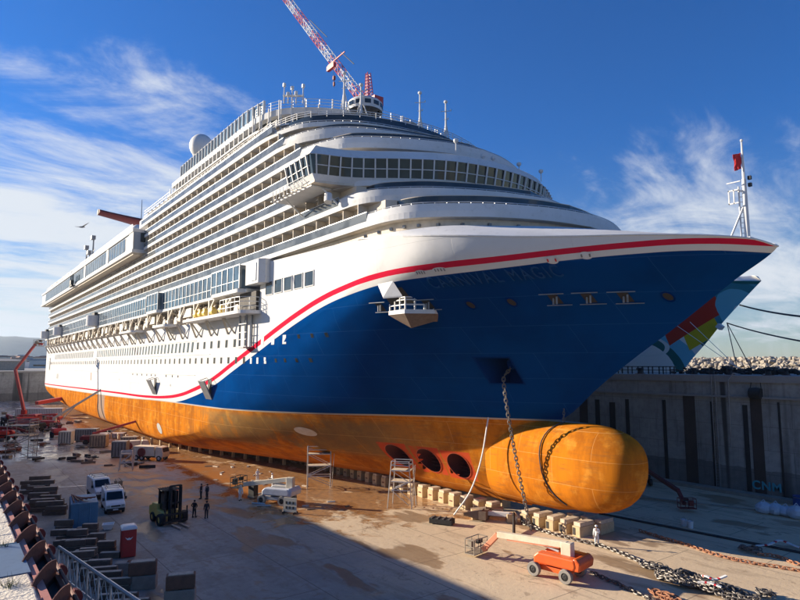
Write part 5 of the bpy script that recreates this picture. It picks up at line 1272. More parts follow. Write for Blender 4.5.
# boom lifts
def boom_lift(name, loc, rz, label, body, boom, seg, basket_drop=1.6, tyre='pale_tyre', deco=True, scale=1, basket='machinery'):
    """seg: boom polyline (x,z) in the lift's own plane, starting at the turret"""
    t = thing(name, loc, label, 'boom lift', rz=rz); t.scale = (scale,)*3
    MB().box((0, 0, .62), (2.6, 1.5, .36)).build('chassis', body, t, bevel=.05)
    for x in (-1.25, 1.25):
        for y in (-1.05, 1.05): wheel(t, x, y, .5, .5, .36, tyre, 'black_metal')
    MB().lathe([(.7, .78), (.7, .98)], (0, 0, 0), 16).build('slew_ring', 'black_metal', t)
    for y, nm in ((-.78, 'engine_cover'), (.78, 'tank_cover')): MB().xprism([(-1.9, .98), (-2.05, 1.25), (-1.95, 1.75), (.9, 1.75), (1.25, 1.45), (1.25, .98)], y-.38, y+.38).build(nm, body, t, bevel=.12)
    MB().xprism([(-2.3, .95), (-2.4, 1.5), (-2.1, 1.8), (-1.8, 1.8), (-1.8, .95)], -1.1, 1.1).build('counterweight', body, t, bevel=.12)
    x0, z0 = seg[0]; MB().box((x0, 0, (1.3+z0)/2+.1), (.8, .6, max(.5, z0-1.1))).build('turret', boom, t, bevel=.05)
    for i, ((a, b), (c, d)) in enumerate(zip(seg, seg[1:])):
        w = .42-.05*i
        MB().bar((a, 0, b), (c, 0, d), w, w*1.05).build('boom_arm', 'boom_salmon' if (deco and i == 1) else boom, t, bevel=.02)
        if deco and i == 0: MB().bar((a+.6, 0, b-.27), (a+(c-a)*.85, 0, b+(d-b)*.85-.27), w*.8, .12).build('boom_rail', 'boom_salmon', t)
    a, b = seg[0]; c, d = seg[1]; MB().tube((a+(c-a)*.12, 0, b-.6), (a+(c-a)*.38, 0, b+(d-b)*.38-.2), .09).build('hydraulic_ram', 'light_metal', t)
    ex, ez = seg[-1]; k = MB(); bx = ex+.7
    for z in (0, .55, 1.1):
        for p, q in (((bx-.45, -.9), (bx-.45, .9)), ((bx+.45, -.9), (bx+.45, .9)), ((bx-.45, -.9), (bx+.45, -.9)), ((bx-.45, .9), (bx+.45, .9))): k.tube((*p, ez-.3+z), (*q, ez-.3+z), .04, n=5)
    for p in ((bx-.45, -.9), (bx-.45, 0), (bx-.45, .9), (bx+.45, -.9), (bx+.45, 0), (bx+.45, .9)): k.tube((*p, ez-.3), (*p, ez+.8), .04, n=5)
    k.bb(bx-.45, bx+.45, -.9, .9, ez-.34, ez-.28); k.box((bx+.2, .4, ez+.3), (.4, .5, .6)); bk = k.build('basket', basket, t); MB().box((bx-.3, 0, ez+.6), (.25, .6, .3)).build('control_box', 'black_metal', bk)
    if deco: k = MB(); k.box((.1, -1.17, 1.4), (.6, .02, .3)); k.box((-.9, -1.17, 1.35), (.25, .02, .25)); k.build('side_decal', 'helmet_white', t)
    return t
def dirto(a, b): d = b-a; return math.atan2(d.y, d.x), math.hypot(d.x, d.y)
a = fl(557, 576); b = fl(469, 553); yaw, L = dirto(a, b)
s_ = 1.12
boom_lift('boom_lift', a, yaw, 'bright orange telescopic boom lift in the sunlit foreground with its cream boom lowered', 'orange_paint', 'cream_paint', [(-.9/1, 2.35), ((L-3.2)/s_, 2.0), ((L-1.6)/s_, .55)], scale=s_)
a = fl(272, 500)
o = boom_lift('boom_lift', fl(277, 503), dirto(fl(277, 503), fl(243, 500))[0], 'white boom lift with pale wheels parked at the edge of the wall shadow', 'vehicle_white', 'cream_paint', [(-1.6, 2.6), (4.2, 1.7)], scale=1.15, deco=False, basket='black_metal')
k = MB(); k.box((0, 0, .9), (1.7, .12, 1.6)); o = thing('signboard', fl(290, 513)+Vector((0, 0, .0)), 'upright cream panel with black slots standing right of the white boom lift', 'panel', rz=yaw+.4)
k.build('panel', 'cream_paint', o)
k = MB()
for i in range(3):
    for j in range(2): k.box((-.45+i*.45, 0, .6+j*.55), (.22, .15, .3))
k.build('slot', 'black_metal', o)
k = MB(); [k.box((x, 0, .08), (.1, 1.0, .16)) for x in (-.7, .7)]; k.build('foot', 'black_metal', o)
for i, (u, v) in enumerate(((253, 498), (258, 505))):
    p = fl(u, v); o = thing('welding_set', p, ['dark upright welding set left of the white boom lift', 'pale pipe offcuts lying in front of the white boom lift'][i], ['machine', 'pipes'][i], rz=.4)
    if i == 0: MB().box((0, 0, 1.1), (1.0, .8, 1.6)).build('cabinet', 'black_metal', o, bevel=.05); MB().box((0, 0, .2), (1.1, .9, .3)).build('base', 'grey_metal', o)
    else:
        o.name = 'pipe_offcuts'; k = MB(); k.tube((-1, 0, .12), (.8, .4, .12), .11); k.tube((.4, -.6, .1), (1.9, .2, .1), .1); k.build('pipe', 'galvanised', o)
# far left: articulated lifts and plant
a = fl(27, 428); dv_ = .3
def artic(loc, rz, label, pts, body='red_paint', boom='red_paint', sc_=1.):
    return boom_lift('articulated_lift', loc, rz, label, body, boom, pts, scale=sc_, tyre='rubber', deco=False)
far = fl(26, 424); vx = RT.to_2d(); rzs = math.atan2(RT.y, RT.x)
artic(far, rzs+PI, 'tall red articulated lift with folded arm raised left of the stern', [(.5, 2.3), (2.6, 9.8), (-.9, 14.6), (-2.1, 14.4)], sc_=1.6)
# long red boom lowered at the dock end
p = onX(36, 404, -300); q = onX(62, 401, -262)
tag(MB().bar(fl(36, 415)+Vector((0, 0, 4)), fl(64, 412)+Vector((0, 0, 5)), 1.2, 1.2).build('crane_boom', 'red_paint'), 'long horizontal red boom lying behind the stern at far left', 'crane boom')
a = fl(52, 428); artic(a, rzs, 'red lift with long white boom raised towards the orange stern', [(.5, 2.4), (13.2, 10.2), (15.0, 8.0)], 'red_paint', 'cream_paint', 1.15)
a = fl(93, 444); artic(a, rzs+.3, 'dark red boom lift with its thick boom raised under the hull', [(.2, 2.2), (14.5, 6.2), (16.3, 4.2)], 'dark_red', 'red_paint', 1.05)
for i, (u, v, lab, m_) in enumerate(((4, 440, 'red compact lift at the left edge of the picture', 'red_paint'), (22, 428, 'dark red lift parked beside the pale wet floor', 'dark_red'), (58, 437, 'red low lift in front of the white boom', 'red_paint'), (50, 424, 'dusty red lift behind the white boom', 'red_paint'), (32, 432, 'dark lift between the red ones near the stern', 'black_metal'), (8, 425, 'small dark lift far away at the left edge', 'black_metal'))):
    artic(fl(u, v), rzs+i*1.1, lab, [(-1.0, 2.2), (2.4, 2.0), (4.2, 1.5)], m_, 'red_paint' if i % 2 else 'dark_red', 1.25)
def cabin_truck(loc, rz, label, mat='cream_paint', sc_=1.):
    t = thing('tank_truck', loc, label, 'truck', rz=rz); t.scale = (sc_,)*3
    MB().xprism([(2.9, .6), (3.0, 1.4), (2.7, 2.4), (1.5, 2.5), (1.4, .6)], -1.1, 1.1).build('cab', mat, t, bevel=.1)
    MB().box((2.86, 0, 1.9), (.1, 1.8, .7), ry=-.25).build('windscreen', 'window_car', t)
    MB().box((-.9, 0, 1.65), (4.2, 2.1, 1.7)).build('box_body', mat, t, bevel=.08); MB().lathe([(.01, -.2), (.75, -.2), (.75, .2), (.01, .2)], (-1.2, -1.1, 1.5), 18, 'Y').build('hose_reel', 'dark_red', t)
    MB().box((0, 0, .7), (5.6, 1.6, .25)).build('chassis', 'black_metal', t)
    for x in (2.2, -1.2, -2.3):
        for s in (-1, 1): wheel(t, x, s*.95, .48, .48, .35)
    return t
cabin_truck(fl(151, 460), rzs-.2, 'cream pump truck with a round red hose reel beside the orange hull', sc_=1.0)
cabin_truck(fl(134, 452), rzs+.5, 'dirty cream truck behind the pump truck under the hull', 'davit_cream', .9)
BOXES = [((87, 441), (4.5, 2.4, 2.6), 'grey_metal', 'grey steel container close to the orange hull', 'container'), ((99, 447), (3.2, 2.2, 2.4), 'dusty_box', 'dark generator with a dusty yellow side left of the red boom', 'generator'),
 ((120, 457), (2.6, 2.2, 2.8), 'grey_metal', 'grey slatted cage box under the end of the red boom', 'cage'), ((66, 444), (2.6, 2.0, 2.6), 'davit_cream', 'tall dusty cabinet in front of the white boom lift', 'cabinet'),
 ((108, 438), (7.5, 3.0, 1.0), 'light_metal', 'pale sloping sheet stack leaning by the hull', 'sheet stack'), ((130, 447), (3.2, 2.2, 2.0), 'machinery', 'brown machine beside the cream trucks', 'machine'), ((40, 418), (14, 2.5, 3), 'ship_white', 'long white site cabin at the dock end', 'site cabin')]
for (q, d_, m_, lab, cat) in BOXES:
    p = fl(*q); t = thing(cat.replace(' ', '_'), p, lab, cat, rz=rzs+.15); w, d2, h = d_
    MB().box((0, 0, h*.5+.15), (w, d2, h)).build('body', m_, t, bevel=.05)
    k = MB()
    for i in range(max(3, int(w/.5))): k.box((-w/2+.2+i*(w-.4)/max(2, int(w/.5)-1), -d2/2-.02, h*.5+.15), (.1, .06, h*.85))
    k.build('rib', 'black_metal' if cat != 'site cabin' else 'window_dark', t); k = MB(); [k.box((x, 0, .08), (.3, d2, .16)) for x in (-w*.4, w*.4)]; k.build('skid', 'black_metal', t)
# bits of scrap
R_ = random.Random(17)
for i in range(70):
    u = R_.uniform(0, 150); v = R_.uniform(418, 470)-(150-u)*.05
    p = fl(u, v)
    if yh(p.x, 2.0) < p.y+1: continue
    t = thing('scrap_piece', p, 'dark scrap of steel or timber scattered on the wet floor at far left', 'scrap', 'scrap scattered on the far floor', rz=R_.uniform(0, 3))
    k = MB()
    for j in range(R_.randint(1, 3)): k.box((R_.uniform(-.5, .5), R_.uniform(-.5, .5), .12+R_.random()*.3), (R_.uniform(.6, 2.6), R_.uniform(.2, .9), R_.uniform(.15, .6)), rz=R_.uniform(0, 3))
    k.build('piece', R_.choice(['rubber', 'rust_steel', 'grey_metal', 'machinery', 'timber']), t); MB().box((0, 0, .04), (.9, .5, .07)).build('board', 'timber', t)
for i in range(34):
    a_, b_ = R_.uniform(-105, -60), R_.uniform(33, 43)
    if b_ > yh(a_, 2.)-1: continue
    tag(MB().box((a_, b_, .05), (R_.uniform(.3, 1.4), R_.uniform(.1, .4), .1), rz=R_.uniform(0, 3)).build('floor_debris', R_.choice(['galvanised', 'timber_end', 'timber'])), 'small flat offcut lying on the rusty wet floor near the hull', 'debris', 'offcuts on the floor near the hull')
# scaffolds
def scaffold(loc, rz, label, w, d, levels, mat='galvanised', splay=0., toph=1.1):
    t = thing('scaffold_tower', loc, label, 'scaffold', rz=rz); H_ = levels[-1]
    for x in (-w/2, w/2):
        for y in (-d/2, d/2):
            MB().tube((x*(1+splay), y*(1+splay), 0), (x, y, H_+toph), .07, n=6).build('leg', mat, t)
    k = MB()
    for z in levels+[H_+toph*.55, H_+toph]:
        for y in (-d/2, d/2): k.tube((-w/2, y, z), (w/2, y, z), .055, n=5)
        for x in (-w/2, w/2): k.tube((x, -d/2, z), (x, d/2, z), .055, n=5)
    k.build('ledger', mat, t)
    k = MB(); zz = [0.3]+levels
    for i, (a, b) in enumerate(zip(zz, zz[1:])):
        s = 1 if i % 2 else -1
        for y in (-d/2, d/2): k.tube((-s*w/2, y, a), (s*w/2, y, b), .05, n=5)
    k.build('brace', mat, t)
    for z in levels[1:] if len(levels) > 1 else levels: MB().bb(-w/2-.1, w/2+.1, -d/2, d/2, z-.06, z+.06).build('platform', 'timber_end' if mat != 'container_blue' else 'grey_metal', t)
    k = MB()
    for i in range(14): k.tube((w/2+.2+i*.02, -.3, .1+i*levels[-1]/14), (w/2+.2+i*.02, .3, .1+i*levels[-1]/14), .03, n=4)
    k.tube((w/2+.2, -.3, 0), (w/2+.5, -.3, H_+.6), .04); k.tube((w/2+.2, .3, 0), (w/2+.5, .3, H_+.6), .04); k.build('ladder', mat, t); return t
scaffold(fl(319, 487), rzs+.1, 'white scaffold tower with two platforms standing close to the hull left of the thrusters', 3.2, 1.6, [1.6, 3.0, 4.6])
scaffold(fl(402, 506), rzs-.25, 'grey scaffold tower with splayed legs below the leftmost thruster opening', 2.2, 1.8, [2.0, 3.0, 4.3], 'galvanised', .35)
scaffold(fl(21, 457), rzs+.05, 'tall thin bluish scaffold frame on the wet floor at far left', 4.0, 3.0, [2.0, 4.0, 5.8], 'grey_metal')
scaffold(fl(126, 470), rzs+.3, 'small work stand with a flat top below the red boom', 1.6, 1.0, [1.2, 2.6], 'galvanised', .3, .5)
# ------------------------------------------------------------------ yard items near the left
bc = thing('storage_container', fl(83, 527), 'faded blue corrugated storage container with open top beside the timber stacks', 'container', rz=math.atan2(-fl(83, 527).y, -fl(83, 527).x)+.05)
MB().box((-1.5, 0, 1.35), (5.0, 2.5, 2.5)).build('body', 'container_blue', bc)
k = MB(); [k.box((1.03, -1.15+i*.19, 1.35), (.06, .08, 2.3)) for i in range(13)]; [k.box((-3.9+i*.35, 1.27, 1.35), (.14, .05, 2.3)) for i in range(14)]; [k.box((-3.9+i*.35, -1.27, 1.35), (.14, .05, 2.3)) for i in range(14)]; k.build('corrugation', 'container_blue', bc)
k = MB(); [k.tube((1.09, y, .2), (1.09, y, 2.5), .03, n=5) for y in (-.5, .5)]; k.box((1.03, 0, 2.6), (.12, 2.5, .12)); k.box((1.03, 0, .1), (.12, 2.5, .12)); k.build('door_gear', 'container_blue', bc)
k = MB(); [k.bar((-3.8+i*.5, -1.1+.15*i, 2.75), (.7, -1.0+i*.4, 2.8+.06*i), .12, .12) for i in range(6)]; tag(k.build('pipe_bundle', 'rust_steel', None), 'loose dark pipes lying across the top of the blue container', 'pipes'); k_ = bpy.data.objects['pipe_bundle']; k_.location = bc.location; k_.rotation_euler.z = bc.rotation_euler.z
pt = fl(127.5, 556); tr = thing('portable_toilet', pt, 'red portable toilet cabin with white rounded roof', 'portable toilet', rz=math.atan2(-pt.y, -pt.x)+.1)
tr.scale = (1.12,)*3
MB().box((0, 0, 1.1), (1.1, 1.1, 2.1)).build('cabin', 'red_paint', tr, bevel=.04); MB().lathe([(.84, 2.15), (.82, 2.3), (.6, 2.42), (.01, 2.46)], (0, 0, 0), 4).build('roof', 'helmet_white', tr)
bpy.data.objects[[o.name for o in kids(tr) if o.name.startswith('roof')][0]].rotation_euler.z = PI/4
MB().box((.56, 0, 1.05), (.03, .85, 1.85)).build('door', 'red_paint', tr, bevel=.01)
k = MB(); k.add([(.585, -.3, 1.6), (.585, -.12, 1.38), (.585, .12, 1.38), (.585, .3, 1.6), (.585, .1, 1.5), (.585, 0, 1.56), (.585, -.1, 1.5)], [(0, 1, 6), (1, 2, 4, 5, 6), (2, 3, 4)]); k.build('door_emblem', 'helmet_white', tr)
tb = thing('wash_tub', fl(108, 529.5), 'small white tub lying on the floor between the container and the toilet', 'tub', rz=.5)
MB().lathe([(.5, .05), (.8, .6), (.74, .6), (.46, .15), (.01, .15)], (0, 0, 0), 4).build('basin', 'helmet_white', tb); MB().box((0, 0, .04), (.7, .7, .07)).build('foot', 'grey_metal', tb)
# timber baulks
TB = thing('timber_baulk', (0, 0, 0), 'dark weathered timber baulk in the stacks laid out beside the near quay wall', 'timber', 'timber baulks stacked by the near wall')
MB().box((0, 0, .25), (2.7, .46, .5)).build('baulk', 'timber', TB, bevel=.03); MB().box((0, 0, .51), (2.5, .36, .02)).build('pale_top', 'timber_end', TB)  # paler slab laid over the top of the baulk
TS = thing('timber_block', (0, 0, 0), 'short dark timber block with pale top in the rows between container and wall', 'timber block', 'short timber blocks in rows by the near wall')
MB().box((0, 0, .27), (1.7, .5, .54)).build('block', 'timber', TS, bevel=.03); MB().box((0, 0, .55), (1.55, .4, .025)).build('pale_top', 'timber_end', TS)  # block with a paler slab on top
R_ = random.Random(4); bz = math.radians(64)
rows_ = [((37, 487), 5, 1), ((40, 492), 5, 1), ((44, 499), 5, 1), ((50, 508), 5, 1), ((52, 515), 3, 1), ((38, 512), 3, 1)]
for (u, v), n, k in rows_:
    for j in range(n):
        p = fl(u, v)+Vector((R_.uniform(-.2, .2)-.0, -j*.0, 0)); h = j % 3
        jj = R_.uniform(-.5, .5); place(TB, (p.x+(j//3)*.75+math.cos(bz)*jj, p.y-.6*(j//3)+math.sin(bz)*jj, h*.52), bz+R_.uniform(-.08, .08))
spots = [(60, 535), (67, 541), (73, 547), (75, 552), (84, 556), (64, 531), (70, 536), (77, 541), (80, 546), (88, 551), (86, 532), (90, 535), (92, 540), (97, 545), (102, 549), (106, 553), (110, 558), (83, 564), (92, 569), (99, 573), (62, 546), (70, 552), (78, 558), (88, 561)]
for i, (u, v) in enumerate(spots):
    p = fl(u, v); place(TS, (p.x, p.y, 0), bz+R_.uniform(-.08, .08))
    if i % 2: place(TS, (p.x+R_.uniform(-.1, .1), p.y, .56), bz+R_.uniform(-.08, .08))
for i, (u, v, h) in enumerate(((104, 585, 2), (112, 592, 2), (118, 600, 1), (128, 606, 1), (98, 580, 2), (90, 574, 2))):
    for j in range(h): p = fl(u, v); place(TB, (p.x, p.y, j*.52), bz+R_.uniform(-.05, .05))
CBk = thing('concrete_block', (0, 0, 0), '', 'concrete block', 'large concrete blocks near the toilet')
MB().box((0, 0, .5), (2.1, .9, 1.0)).build('block', 'grey_concrete', CBk, bevel=.05); MB().box((0, 0, 1.02), (.3, .5, .05)).build('lifting_eye', 'rust_steel', CBk)
CR2 = thing('concrete_block', (0, 0, 0), '', 'concrete block', 'large concrete blocks near the toilet')
MB().box((0, 0, .5), (2.0, .85, .95)).build('block', 'block_rust', CR2, bevel=.06); MB().box((0, 0, .99), (1.7, .6, .05)).build('pale_top', 'timber_end', CR2)  # rust-brown block with a paler slab on top
for (u, v, z, lab) in ((129, 574, 0, 'concrete block lying right below the red toilet'), (142, 588, 0, 'lower concrete block of the stack near the bottom left'), (142, 588, 1.02, 'rust-brown block on top of the stack near the bottom left'), (180, 603, 0, 'lower block of the separate concrete stack at the bottom'), (180, 603, 1.04, 'upper block of the separate concrete stack at the bottom')):
    p = fl(u, v); place(CR2 if z else CBk, (p.x, p.y, z), bz+(.1 if z else 0), lab)
# white bulk sacks by the right wall
for i, (u, v, s) in enumerate(((764, 513, 1.), (776, 514.5, 1.), (786, 516, .9), (797, 518.5, 1.1), (808, 519, 1.))):
    p = fl(u, v); mb = MB(); mb.sphere((0, 0, .55*s), .9*s, 14, 9, .75); R2 = random.Random(i)
    mb.v = [(x*(1+R2.uniform(-.1, .1)), y*(1+R2.uniform(-.1, .1)), max(0, z*(1+R2.uniform(-.08, .08)))) for x, y, z in mb.v]
    t = thing('bulk_sack', (p.x, p.y, 0), 'white bulk sack number %d' % i, 'sack', 'white sacks by the right wall')
    t['label'] = ['leftmost white bulk sack by the right wall', 'second white bulk sack from the left by the right wall', 'smaller white bulk sack third from the left by the right wall', 'bulging white bulk sack fourth from the left at the picture edge', 'white bulk sack past the right edge of the row'][i]
    mb.build('bag', 'sack_white', t, smooth=True); k = MB(); k.path([(-.3, 0, 1.15*s), (0, .1, 1.5*s), (.3, 0, 1.15*s)], .05, 4); k.build('lifting_loop', 'sack_white', t)
for i, (u, v) in enumerate(((684, 526), (690.5, 528))):
    t = thing('paint_bucket', fl(u, v), ['left white paint bucket on the shaded floor by the gutter', 'right white paint bucket on the shaded floor by the gutter'][i], 'bucket')
    MB().lathe([(.01, 0), (.26, 0), (.32, .7), (.01, .7)], (0, 0, 0), 12).build('pail', 'helmet_white', t); MB().path([(-.32, 0, .65), (0, 0, .95), (.32, 0, .65)], .02, 4).build('handle', 'grey_metal', t)
t = thing('blue_drum', fl(801, 507), 'blue covered drum by the right wall at the picture edge', 'drum'); MB().lathe([(.01, 0), (.8, 0), (.8, 1.3), (.01, 1.35)], (0, 0, 0), 14).build('drum', 'blue_tarp', t); MB().lathe([(.83, 1.1), (.83, 1.2)], (0, 0, 0), 14).build('rim', 'grey_metal', t)
# dark red folded lift in the shade behind the bulb
a = fl(688, 512); b = fl(640, 484); yw, L = dirto(a, b)
boom_lift('boom_lift', b, yw+PI, 'dark red boom lift with its boom lowered in the shade behind the bulb', 'black_metal', 'dark_red', [(.2, 2.6), (L-2.6, 1.9), (L-.9, .7)], tyre='rubber', deco=False, basket='dark_red')
# striped tape
def tape(pts, label):
    P = catmull([fl(*q)+Vector((0, 0, z)) for q, z in pts], 5); t = thing('barrier_tape', P[0], label, 'tape', local=False)
    w = MB(); r = MB()
    for i, (a, b) in enumerate(zip(P, P[1:])): (r if i % 4 == 3 else w).bar(a, b, .22, .10)
    w.build('white_band', 'helmet_white', t); r.build('red_band', 'mark_red', t)
tape([((756, 549), .3), ((770, 550), .5), ((781, 547), .6), ((800, 552), .4), ((830, 556), .3)], 'white and red barrier tape lying at the right edge by the rusty chain')
tape([((700, 582), .5), ((707, 587), .8), ((716, 589), .7), ((727, 588), .9)], 'upper white and red tape across the big chain heap')
tape([((698, 592), .7), ((710, 594), .8), ((722, 597), .7)], 'lower white and red tape across the big chain heap')
# ------------------------------------------------------------------ near quay edge with red rail and fins
ZQ = QZ-.12
R_ = random.Random(6)
XB = [-3.2, -4.25, -4.78, -5.28, -6.18, -6.52, -7.05, -7.75, -8.6, -9.6, -10.9, -12.4, -14, -16, -18.5, -21.5, -25, -30, -36]
LB = {0: 'pale concrete pad in the very bottom left corner', 1: 'narrow pale pad with a crack, nearest side of the slate blue shadow sheet', 2: 'pale rough pad touching the near edge of the slate blue shadow sheet', 4: 'narrow pale strip touching the far edge of the slate blue shadow sheet', 5: 'second pale pad beyond the slate blue shadow sheet'}
for i in range(len(XB)-1):
    if i == 3: continue
    z1 = ZQ+.012+R_.uniform(0, .02)
    tag(MB().bb(XB[i+1]+.008, XB[i]-.008, -1.2, .585+R_.uniform(-.012, .008), ZQ-.1, z1).build('concrete_pad', 'pad_concrete', bevel=.012), LB.get(i, 'pale concrete pad in the line receding along the near quay edge'), 'concrete pad', None if i in LB else 'far concrete pads along the near quay')
tag(MB().bb(XB[4]+.006, XB[3]-.006, .30, .60, ZQ-.1, ZQ+.016).build('shadow_sheet', 'shade_and_panel_blue'), 'slate blue sheet standing in for a shadow between the pale pads at bottom left', 'shadow sheet')  # blue-grey sheet laid in as a painted shadow across the pads
RL = thing('fender_rail', (0, 0, QZ), 'rusty dark red steel rail with curved fins running along the near quay edge', 'rail', local=False)
MB().bb(-40, -1, .605, .655, ZQ-.12, ZQ+.0).build('inner_flange', 'salmon_steel', RL)
MB().bb(-40, -1, .655, .79, ZQ-.2, ZQ-.09).build('channel', 'dark_recess', RL)
MB().tube((-40, .795, ZQ-.02), (-1, .795, ZQ-.02), .014, n=8).build('outer_bar', 'rust_steel', RL)
MB().bb(-40, -1, .76, .79, ZQ-.3, ZQ-.05).build('outer_flange', 'rust_steel', RL)
for i in range(52):
    x = -3.66-i*.635; pts = []
    for k in range(11):
        q = k/10; y = .565+.20*q; z = ZQ+.02+.052*math.sin(PI*min(1, q*.62+.02))**.9-.05*max(0, q-.75); pts.append((x-.42*q**.8, y, z))
    low = [(x-.40, .765, ZQ-.12), (x-.2, .67, ZQ-.10), (x-.05, .61, ZQ-.01)]
    vs = pts+low; m = len(vs); dn = Vector((.2, .42, 0)).normalized()*.008
    mb = MB(); mb.add(vs+[(a+dn.x, b+dn.y, c) for a, b, c in vs], [tuple(range(m)), tuple(range(m, 2*m))[::-1]]+[(j, (j+1) % m, m+(j+1) % m, m+j) for j in range(m)])
    mb.build('fin', 'rust_steel', RL)
    if i < 40:
        mb = MB(); n = 9; c = [(x-.43, .80+.055*math.sin(PI*k/(n-1)), ZQ-.05+.055*math.cos(PI*k/(n-1))) for k in range(n)]
        mb.add(c+[(a-.05, b, d) for a, b, d in c], [tuple(range(n)), tuple(range(n, 2*n))[::-1]]+[(k, (k+1) % n, n+(k+1) % n, n+k) for k in range(n)]); mb.build('lug', 'dark_red', RL)
t = thing('gangway', (0, 0, QZ), 'light grey steel gangway with side rails leading down from the near quay', 'gangway', local=False)
g0, g1 = fl(62, 549, 13.4), fl(150, 609, 13.4); dg = (g1-g0).normalized(); sd_ = Vector((-dg.y, dg.x, 0)); sd_ = sd_ if sd_.y < 0 else -sd_
k = MB(); A0, A1 = g0-dg*.2, g1+dg*4
k.path([A0, A1], .03, 6); k.path([A0-Vector((0, 0, .5)), A1-Vector((0, 0, .5))], .022, 6)
for i in range(16): p = A0.lerp(A1, i/15); k.tube(p, p-Vector((0, 0, 1.0)), .02, n=5)
k.build('handrail', 'galvanised', t); k = MB(); a, b = A0-Vector((0, 0, 1.0)), A1-Vector((0, 0, 1.0)); k.add([a, b, b+sd_*.8, a+sd_*.8, a-Vector((0, 0, .1)), b-Vector((0, 0, .1)), b+sd_*.8-Vector((0, 0, .1)), a+sd_*.8-Vector((0, 0, .1))], [(0, 1, 2, 3), (4, 5, 6, 7), (0, 1, 5, 4), (1, 2, 6, 5), (2, 3, 7, 6), (3, 0, 4, 7)])
k.build('walkway', 'grey_metal', t); k = MB(); k.bar(A0-Vector((0, 0, .78)), A1-Vector((0, 0, .78)), .03, .34); k.build('kick_panel', 'shade_and_panel_blue', t)
k = MB()
for i in range(30): p, q = A0.lerp(A1, i/30), A0.lerp(A1, (i+1)/30); k.tube(p-Vector((0, 0, .5)), q, .008, n=4); k.tube(q-Vector((0, 0, .5)), p, .008, n=4)
k.build('rail_mesh', 'galvanised', t)
for i, (u, v, lab) in enumerate(((2, 548, 'small dry weed growing by the slate blue shadow sheet'), (10, 588, 'small green weed at the bottom left corner'))):
    p = fl(u, v, ZQ); mb = MB()
    for k in range(60):
        a = R_.uniform(0, 6.28); l = R_.uniform(.02, .09); q = p+Vector((R_.gauss(0, .03), R_.gauss(0, .03), 0)); e = q+Vector((math.cos(a)*l*.6, math.sin(a)*l*.6, l)); s = Vector((-math.sin(a), math.cos(a), 0))*.003
        mb.add([q-s, q+s, e], [(0, 1, 2)])
    tag(mb.build('weed', 'weed_green'), lab, 'weed')
# ------------------------------------------------------------------ tower crane behind the ship
CR = thing('tower_crane', (-138, 92, QZ), 'red and white lattice luffing crane rising behind the top deck of the ship', 'crane', local=False)
def lattice(a, b, w, n, w2=None, r=.12):
    runs = []; a, b = Vector(a), Vector(b); d = (b-a).normalized(); u = d.cross(Vector((0, 1, 0))).normalized(); v = d.cross(u); w2 = w2 or w
    cs = [(-1, -1), (1, -1), (1, 1), (-1, 1)]
    for i in range(n):
        if i % 3 == 0: runs.append(MB())
        m = runs[-1]; s0, s1 = i/n, (i+1)/n; A, B_ = a.lerp(b, s0), a.lerp(b, s1); wa, wb = w+(w2-w)*s0, w+(w2-w)*s1
        p = [A+u*x*wa/2+v*y*wa/2 for x, y in cs]; q = [B_+u*x*wb/2+v*y*wb/2 for x, y in cs]
        for k in range(4): m.tube(p[k], q[k], r, n=5); m.tube(p[k], q[(k+1) % 4], r*.6, n=4); m.tube(p[k], p[(k+1) % 4], r*.6, n=4)
    return runs
px_ = onY(365, 103, 92)
for a, b, w, n in (((-138, 92, QZ), (-138, 92, px_.z-3), 2.2, 32), ((px_.x, 92, px_.z), onY(262, -34, 92), 2.1, 36)):
    for i, m in enumerate(lattice(a, b, w, n)): m.build('lattice_section', 'white_metal' if i % 2 else 'red_paint', CR)
h0 = onY(368, 103, 92); h1 = onY(367, 74, 92); [m.build('a_frame', 'red_paint', CR) for m in lattice((h0.x+.6, 92, h0.z), (h1.x+.6, 92, h1.z), 1.9, 9, 1.0)]
MB().box((h0.x+2, 92, h0.z-1.2), (7, 3, 2.6)).build('machinery_house', 'red_paint', CR)
q = onY(334, 68, 92); k = MB().box((q.x, 91, q.z), (4.2, 1.0, 1.5)); k.bar((q.x-2, 91, q.z+1.2), (q.x+8, 91, q.z+1.6), .3, .3); k.build('jib_trolley', 'red_paint', CR)
k = MB(); 
for (a, b) in (((310, 20), (327, 37)), ((341, 52), (354, 64))): k.tube(onY(*a, 91), onY(*b, 91), .14)
k.build('pendant_rope', 'rope_dark', CR); k = MB(); q = onY(334, 78, 91); k.box((q.x, 91, q.z), (.7, .7, 1.2)); q2 = onY(334, 84, 91); k.box((q2.x, 91, q2.z), (.5, .5, 1.2)); k.tube((q.x, 91, q.z), (q2.x, 91, q2.z-1), .12); k.build('hook_block', 'dark_red', CR)
k = MB(); k.tube((q.x, 91, q.z), onY(333, 68, 91), .05); k.build('hoist_rope', 'rope_dark', CR)
# gull
bd = thing('gull', onX(82, 227, -95), 'small dark gull gliding in the sky left of the ship', 'bird', rz=rzs)
mb = MB(); mb.lathe([(.01, -.45), (.1, -.25), (.13, .05), (.08, .3), (.03, .45)], (0, 0, 0), 8, 'X'); 
for s, e in ((1, (.95, .7)), (-1, (-1.1, .12))):
    pts = [(0, -.15, .03), (0, .2, .03), (e[0]*.5, .28, e[1]*.6), (e[0], .1, e[1]), (e[0]*.5, -.02, e[1]*.55)]; mb.add(pts+[(x, y, z-.03) for x, y, z in pts], [(0, 1, 2, 4), (4, 2, 3), (5, 6, 7, 9), (9, 7, 8), (1, 2, 7, 6), (2, 3, 8, 7), (3, 4, 9, 8), (4, 0, 5, 9)])
mb.build('body', 'grey_metal', bd)
hz = MB().bb(-8000, 1200, -2500, 4500, -1.5, 305.0); hz = tag(hz.build('haze', 'white_metal'), kind='stuff'); hm = bpy.data.materials.new('air'); hm.use_nodes = True; hn_ = hm.node_tree; hn_.nodes.clear()
